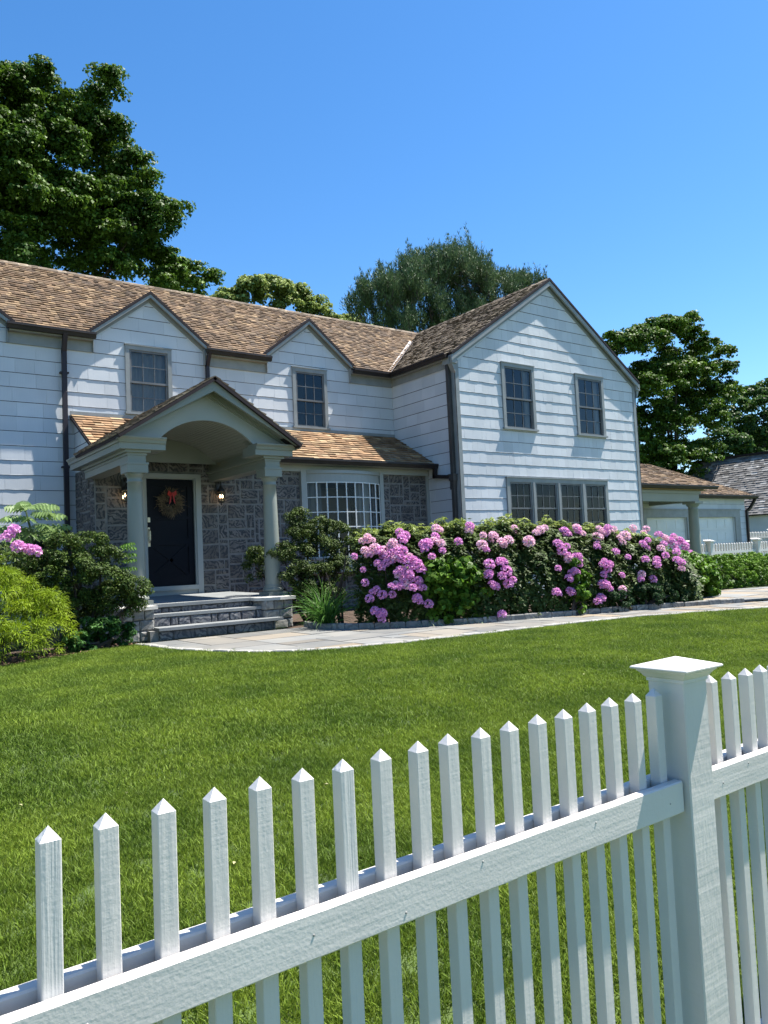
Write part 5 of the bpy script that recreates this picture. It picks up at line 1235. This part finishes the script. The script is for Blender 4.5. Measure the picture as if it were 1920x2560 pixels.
FLOW = [(round(x,2), round(float(np.interp(x,[6.0,6.6,7.3,8.2,9.2,10.4,11.3,12.2,12.8],[10.1,9.85,9.25,8.75,8.42,8.15,7.9,7.6,7.75]))+.15+dy,2), round(z,2)) for x,dy,z in [(7.6,.55,1.42),(8.0,.5,1.38),(8.6,.6,1.46),(8.9,.45,1.36),(9.4,.6,1.48),(9.7,.45,1.38),(10.0,.6,1.46),(10.3,.5,1.38),(10.6,.55,1.40),(10.85,.4,1.28),(11.1,.5,1.34),(11.3,.4,1.24),(11.5,.5,1.27),(11.7,.35,1.12),(11.85,.4,1.18),(12.0,.3,1.02),(12.1,.35,1.1),(11.0,.2,1.0),(11.2,.15,.9),(11.5,.12,.85),(11.7,.1,.75),(11.9,.12,.9),(12.1,.1,.8),(10.8,.12,.8),(11.4,.1,.6),(11.6,.1,.5),(12.2,.12,.65),(11.0,.1,.6),(10.7,.25,1.1),(12.2,.2,.95)]]+[(7.07,10.09,1.37),(7.48,9.71,1.36),(6.96,10.0,1.2),(6.98,9.92,1.13),(7.12,9.83,1.18),(7.19,9.72,1.1),(7.26,9.68,1.15),(7.28,9.75,1.27),(7.31,9.64,1.16),(7.21,9.67,1.05),(7.33,9.57,1.06),(7.4,9.59,1.18),(7.46,9.51,1.09),(7.48,9.46,1.02),(7.54,9.41,0.97),(7.04,9.79,1.0),(7.13,9.71,0.99),(7.28,9.53,0.88),(7.38,9.47,0.89),(7.24,9.54,0.79),(7.29,9.48,0.75),(7.56,9.36,0.87),(7.49,9.36,0.71),(7.2,9.55,0.66),(7.26,9.5,0.64),(6.96,9.74,0.6),(7.02,9.68,0.51),(7.14,9.58,0.51),(6.86,9.8,0.46),(6.91,9.74,0.27),(6.99,9.67,0.23),(6.99,9.68,0.14),(7.43,9.34,0.43),(7.47,9.32,0.38),(7.59,9.26,0.34),(6.85,9.92,0.91),(6.84,9.87,0.71),(6.8,10.08,1.12),(7.46,9.36,0.61),(7.54,9.31,0.59),(7.78,9.44,1.28),(7.9,9.43,1.32),(7.96,9.34,1.27),(7.7,9.43,1.18),(7.75,9.32,1.06),(7.72,9.47,1.26),(7.93,9.27,1.15),(8.22,9.21,1.28),(8.68,9.12,1.37),(8.56,9.03,1.21),(8.6,8.98,1.13),(8.91,8.94,1.24),(8.86,9.04,1.35),(9.04,8.92,1.27),(8.56,8.89,0.9),(8.52,8.86,0.76),(8.75,8.84,0.94),(8.81,8.81,0.92),(8.81,8.77,0.78),(8.54,8.83,0.58),(8.81,8.74,0.58),(8.65,8.76,0.11),(8.1,9.6,1.51),(7.0,10.14,1.36),(7.13,10.02,1.37),(7.08,9.9,1.23),(7.18,9.79,1.19),(7.32,9.69,1.23),(7.25,9.65,1.08),(7.4,9.51,1.02),(7.47,9.43,0.92),(7.31,9.49,0.83),(7.3,9.45,0.65),(7.41,9.42,0.73),(9.38,8.79,1.24),(9.92,8.65,1.18),(10.06,8.59,1.13),(9.93,8.58,1.06),(10.02,8.53,0.99),(10.01,8.51,0.92),(10.16,8.49,0.95),(10.2,8.46,0.89),(10.19,8.44,0.82),(9.74,8.52,0.78),(9.97,8.45,0.69),(10.08,8.43,0.69),(9.63,8.49,0.4),(9.93,8.42,0.38),(10.61,8.81,1.44),(10.69,8.77,1.34),(10.96,8.61,1.41),(11.19,8.65,1.36),(11.51,8.72,1.41),(11.4,8.7,1.33),(10.91,8.62,1.23),(10.86,8.65,1.12),(10.99,8.61,1.08),(11.3,8.68,1.13),(11.55,8.73,1.16),(11.74,8.75,1.12),(10.62,8.33,0.8),(10.7,8.28,0.71),(11.6,8.74,0.72),(11.74,8.75,0.64),(10.57,8.28,0.48),(10.49,8.29,0.25),(10.91,8.17,0.37),(10.64,8.26,0.47),(12.1,8.75,1.36),(12.43,8.75,1.32),(12.89,8.75,1.28),(13.1,8.75,1.2),(13.42,8.75,1.22),(13.59,8.75,1.13),(13.72,8.75,1.05),(13.32,8.75,1.09),(13.42,8.75,1.0),(13.71,8.75,0.96),(13.32,8.75,0.87),(13.24,8.75,0.88),(13.4,8.75,0.79),(13.5,8.75,0.68),(13.38,8.75,0.6),(13.28,8.75,0.72),(12.76,8.75,0.87),(12.46,8.75,1.03),(12.13,8.75,0.98),(11.91,8.75,0.86),(12.1,8.75,1.2),(12.71,8.75,0.63),(12.31,8.75,0.67),(13.17,8.75,0.53),(11.86,8.75,0.62),(12.03,8.75,0.5),(12.37,8.75,0.47),(12.72,8.75,0.47),(12.14,8.75,0.34),(12.25,8.75,0.4),(12.29,8.75,0.27),(11.88,8.75,0.32),(11.79,8.75,0.19),(12.6,8.75,0.41),(12.94,8.75,0.23),(12.92,8.75,0.33),(12.41,8.75,0.16),(13.93,8.75,0.83),(12.2,8.75,0.11),(13.0,8.75,1.26),(13.21,8.75,1.16),(13.49,8.75,1.09),(12.56,8.75,1.0)]
def flower(p, parent, pale=False, s=1.):
    o = link('flower_cluster', random.choice(FMESH[4:] if pale else FMESH[:4]), parent, p)
    o.rotation_euler = (R(38+random.uniform(-18,18)), R(random.uniform(-18,18)), R(random.uniform(-40,20))); k = s*random.uniform(.95,1.35); o.scale = (k, k, k*.9)
for (x0, x1, lab, dens) in ((6.55, 8.35, 'rhododendron thick with pink flowers at the left end of the row, beside the bow window', 1.), (8.35, 10.5, 'leafy middle rhododendron with few scattered pink flowers under the four-part window', 1.), (10.5, 12.75, 'rhododendron covered in pink flowers at the right end of the row, nearest the garage', 1.)):
    xc = (x0+x1)/2; t = empty('rhododendron', (xc, float(np.interp(xc, FX, FY))+.8, 0), lab, 'shrub', 'rhododendrons in the bed along the walk'); nW = (x1-x0)
    m = MB()
    for k in range(26):
        x = random.uniform(x0+.1, x1-.1); yf = float(np.interp(x, FX, FY)); h = float(np.interp(x, HX, HZ)); a = Vector((x, yf+.8, 0)); e = Vector((x+random.gauss(0,.2), yf+random.uniform(.3,.9), h*random.uniform(.5,.9)))
        m.tube([a, a.lerp(e, .5)+Vector((random.gauss(0,.05),random.gauss(0,.05),0)), e], [.022,.015,.006], 5)
    m.obj('stems', BARK, t, kind='stuff')
    P, N = rsurf(int(1900*nW), x0, x1, rec=.2); p, nr, al = rosettes(P, N, 9, .10)
    ok = p[:,2] > .03; foliage('foliage', p[ok], nr[ok], .10, RHL, t, asp=.30, spread=.25, droop=.25, fold=.05, along=al[ok]*2)
    P, N = rsurf(int(420*nW), x0, x1, top=True, rec=.1); P[:,2] += .05; p, nr, al = rosettes(P, N, 7, .08); ok = p[:,2] > .03; p, nr, al = p[ok], nr[ok], al[ok]
    foliage('new_growth', p, nr+al*.8, .075, RHY, t, asp=.30, spread=.4, droop=-.5, fold=.05, along=al)
    for q in FLOW:
        if x0 <= q[0] < x1 or (x0 < 7 and q[0] < x0) or (x1 > 12 and q[0] >= x1):
            c = Vector(q); c += (CAMP-c).normalized()*.21; pale = q[2] > 1.18 and random.random() < .7; flower(c, t, pale or random.random() < .12, random.uniform(.7, 1.1))
            if random.random() < .55: flower(c+Vector((random.uniform(-.11,.11), random.uniform(-.03,.05), random.uniform(-.09,.09))), t, pale, .85)
t = empty('rhododendron', (2.2, 12, 0), 'two pink rhododendron flower heads over the golden shrub at the left edge', 'shrub')
for q in ((2.02,11.0,1.60),(2.08,11.02,1.66),(1.97,11.0,1.55),(2.17,10.95,1.42),(2.25,10.95,1.40),(2.11,10.95,1.44),(2.32,10.97,1.37)): flower(q, t, False, 1.0)
P = np.array([[2.2,11.3,1.2,.35,.25,.3],[1.9,11.3,1.2,.3,.25,.35],[2.4,11.4,1.0,.4,.3,.4]]); p, d, _ = puff_pts(P, 900, .3, .3)
foliage('foliage', p, d, .10, RHL, t, asp=.3)
# lily clump and strap leaves
LIL = leafmat('lily_leaf', (.06,.15,.025), (.10,.22,.04), .3, .35, .45)
t = empty('daylily_clump', (6.55, 10.55, 0), 'fountain-shaped clump of long arching grassy leaves beside the right stone pier', 'plant')
n = 260; rt = np.tile([6.5,10.5,0.02], (n,1))+RNG.normal(0,.05,(n,3))*[1,1,0]; dr = RNG.normal(size=(n,3)); dr[:,2] = np.abs(dr[:,2])+1.6
strands('leaf', rt, dr, .74, .019, LIL, t, seg=7, grav=.24)
t = empty('fallen_strap_leaves', (7.4, 9.2, 0), 'pale flopped strap leaves spilling over the kerb below the pink rhododendron', 'plant')
SIL = leafmat('faded_strap_leaf', (.30,.38,.22), (.42,.48,.32), .25, .3, .5)
n = 150; xs_ = RNG.uniform(6.9,8.3,n); rt = np.stack([xs_, np.interp(xs_, FX, FY)+RNG.uniform(.0,.3,n), np.full(n,.03)],1); dr = RNG.normal(size=(n,3)); dr[:,1] -= .8; dr[:,2] = np.abs(dr[:,2])*.6+.5
strands('leaf', rt, dr, .26, .013, SIL, t, seg=5, grav=.38)
# ------------------------------------------------------------------ grass
GR = leafmat('grass_blade', (.095,.155,.018), (.175,.245,.028), .45, .36, .6, nscale=1.4, spec=.2, world=True)
GRM = GR.node_tree
def clump(n, rad, h, w_, seed):
    r = np.random.default_rng(seed); V = []; F = []; T = []
    for i in range(n):
        a, rr = r.uniform(0,6.28), rad*math.sqrt(r.random()); b = np.array([rr*math.cos(a), rr*math.sin(a), 0]); q = r.uniform(0,6.28); s = np.array([math.cos(q), math.sin(q), 0])*w_/2
        L = h*r.uniform(.5,1.25); ln = r.normal(0,.42,2); d = np.array([ln[0], ln[1], 1])*L; o = len(V)
        V += [b-s, b+s, b+d*.55+s*.8, b+d*.55-s*.8, b+d+np.array([ln[0],ln[1],-.25])*L*.25]; F += [(o,o+1,o+2,o+3),(o+3,o+2,o+4)]; T += [r.random()]*2
    m = MB(); m.v = [tuple(v) for v in V]; m.f = F; m.t = T; me = m.mesh('grass_tuft', GR); return me
def grass(name, poly, y0, y1, dens, tufts, seed, z=0.0):
    m = MB()
    for s in strips(poly, z, .4, y0, y1):
        m.add(s, [tuple(range(len(s)))])
    me = m.mesh(name, SOIL); o = link(name, me, None, None, 'stuff')
    coll = bpy.data.collections.new(name+'_tufts')
    for tf in tufts: q = bpy.data.objects.new('grass_tuft', tf); coll.objects.link(q)
    ng = bpy.data.node_groups.new(name, 'GeometryNodeTree'); ng.interface.new_socket('Geometry', in_out='INPUT', socket_type='NodeSocketGeometry'); ng.interface.new_socket('Geometry', in_out='OUTPUT', socket_type='NodeSocketGeometry')
    N = ng.nodes; L = ng.links; gi = N.new('NodeGroupInput'); go = N.new('NodeGroupOutput'); ds = N.new('GeometryNodeDistributePointsOnFaces'); ds.inputs['Density'].default_value = dens; ds.inputs['Seed'].default_value = seed
    ins = N.new('GeometryNodeInstanceOnPoints'); ci = N.new('GeometryNodeCollectionInfo'); ci.inputs[0].default_value = coll; ci.inputs['Separate Children'].default_value = True; ci.inputs['Reset Children'].default_value = True; ins.inputs['Pick Instance'].default_value = True
    rv = N.new('FunctionNodeRandomValue'); rv.data_type = 'FLOAT_VECTOR'; rv.inputs[0].default_value = (-.12,-.12,0); rv.inputs[1].default_value = (.12,.12,6.283); rs = N.new('FunctionNodeRandomValue'); rs.inputs[2].default_value = .7; rs.inputs[3].default_value = 1.35; rs.inputs['Seed'].default_value = 5
    L.new(gi.outputs[0], ds.inputs[0]); L.new(ds.outputs['Points'], ins.inputs['Points']); L.new(ci.outputs[0], ins.inputs['Instance']); L.new(rv.outputs[0], ins.inputs['Rotation']); L.new(rs.outputs[1], ins.inputs['Scale']); L.new(ins.outputs[0], go.inputs[0])
    md = o.modifiers.new('tufts', 'NODES'); md.node_group = ng; return o
def wedge(y0, y1): return [(-1.0, y0), (2.05*y0+.7, y0), (2.05*y1+.7, y1), (-1.0, y1)]
def lawnwedge(y0, y1):
    P = lawn
    a = (sum(P[i][0]*P[(i+1)%len(P)][1]-P[(i+1)%len(P)][0]*P[i][1] for i in range(len(P))))
    return clipconvex(P if a > 0 else P[::-1], wedge(y0, y1))
near = [clump(50, .055, .026, .0034, s) for s in range(6)]
far = [clump(66, .10, .028, .005, 20+s) for s in range(6)]
grass('grass', lawnwedge(1.0, 4.2), 1.0, 4.2, 760, near, 3)
grass('grass', lawnwedge(4.2, 11.4), 4.2, 11.4, 330, far, 4)

# small fallen petals and leaf bits lying on the lawn
m = MB()
for k in range(60):
    b = random.uniform(1.8, 9.2); a = random.uniform(.15*b, 1.8*b)
    if b > 7.2 and (a > 4 or b > 9): continue
    z = gz(a, b)+random.uniform(.018, .03); q = random.uniform(0, 6.28); l = random.uniform(.006, .016); c, s_ = math.cos(q)*l, math.sin(q)*l
    m.add([(a-c, b-s_, z), (a+s_*.5, b-c*.5, z+.004), (a+c, b+s_, z+.002), (a-s_*.5, b+c*.5, z+.006)], [(0,1,2,3)], random.random())
meta(m.obj('fallen_petals', mat('pale_petal', (.22,.22,.08), (.36,.34,.18), .8, 20, tint=.3)), kind='stuff')
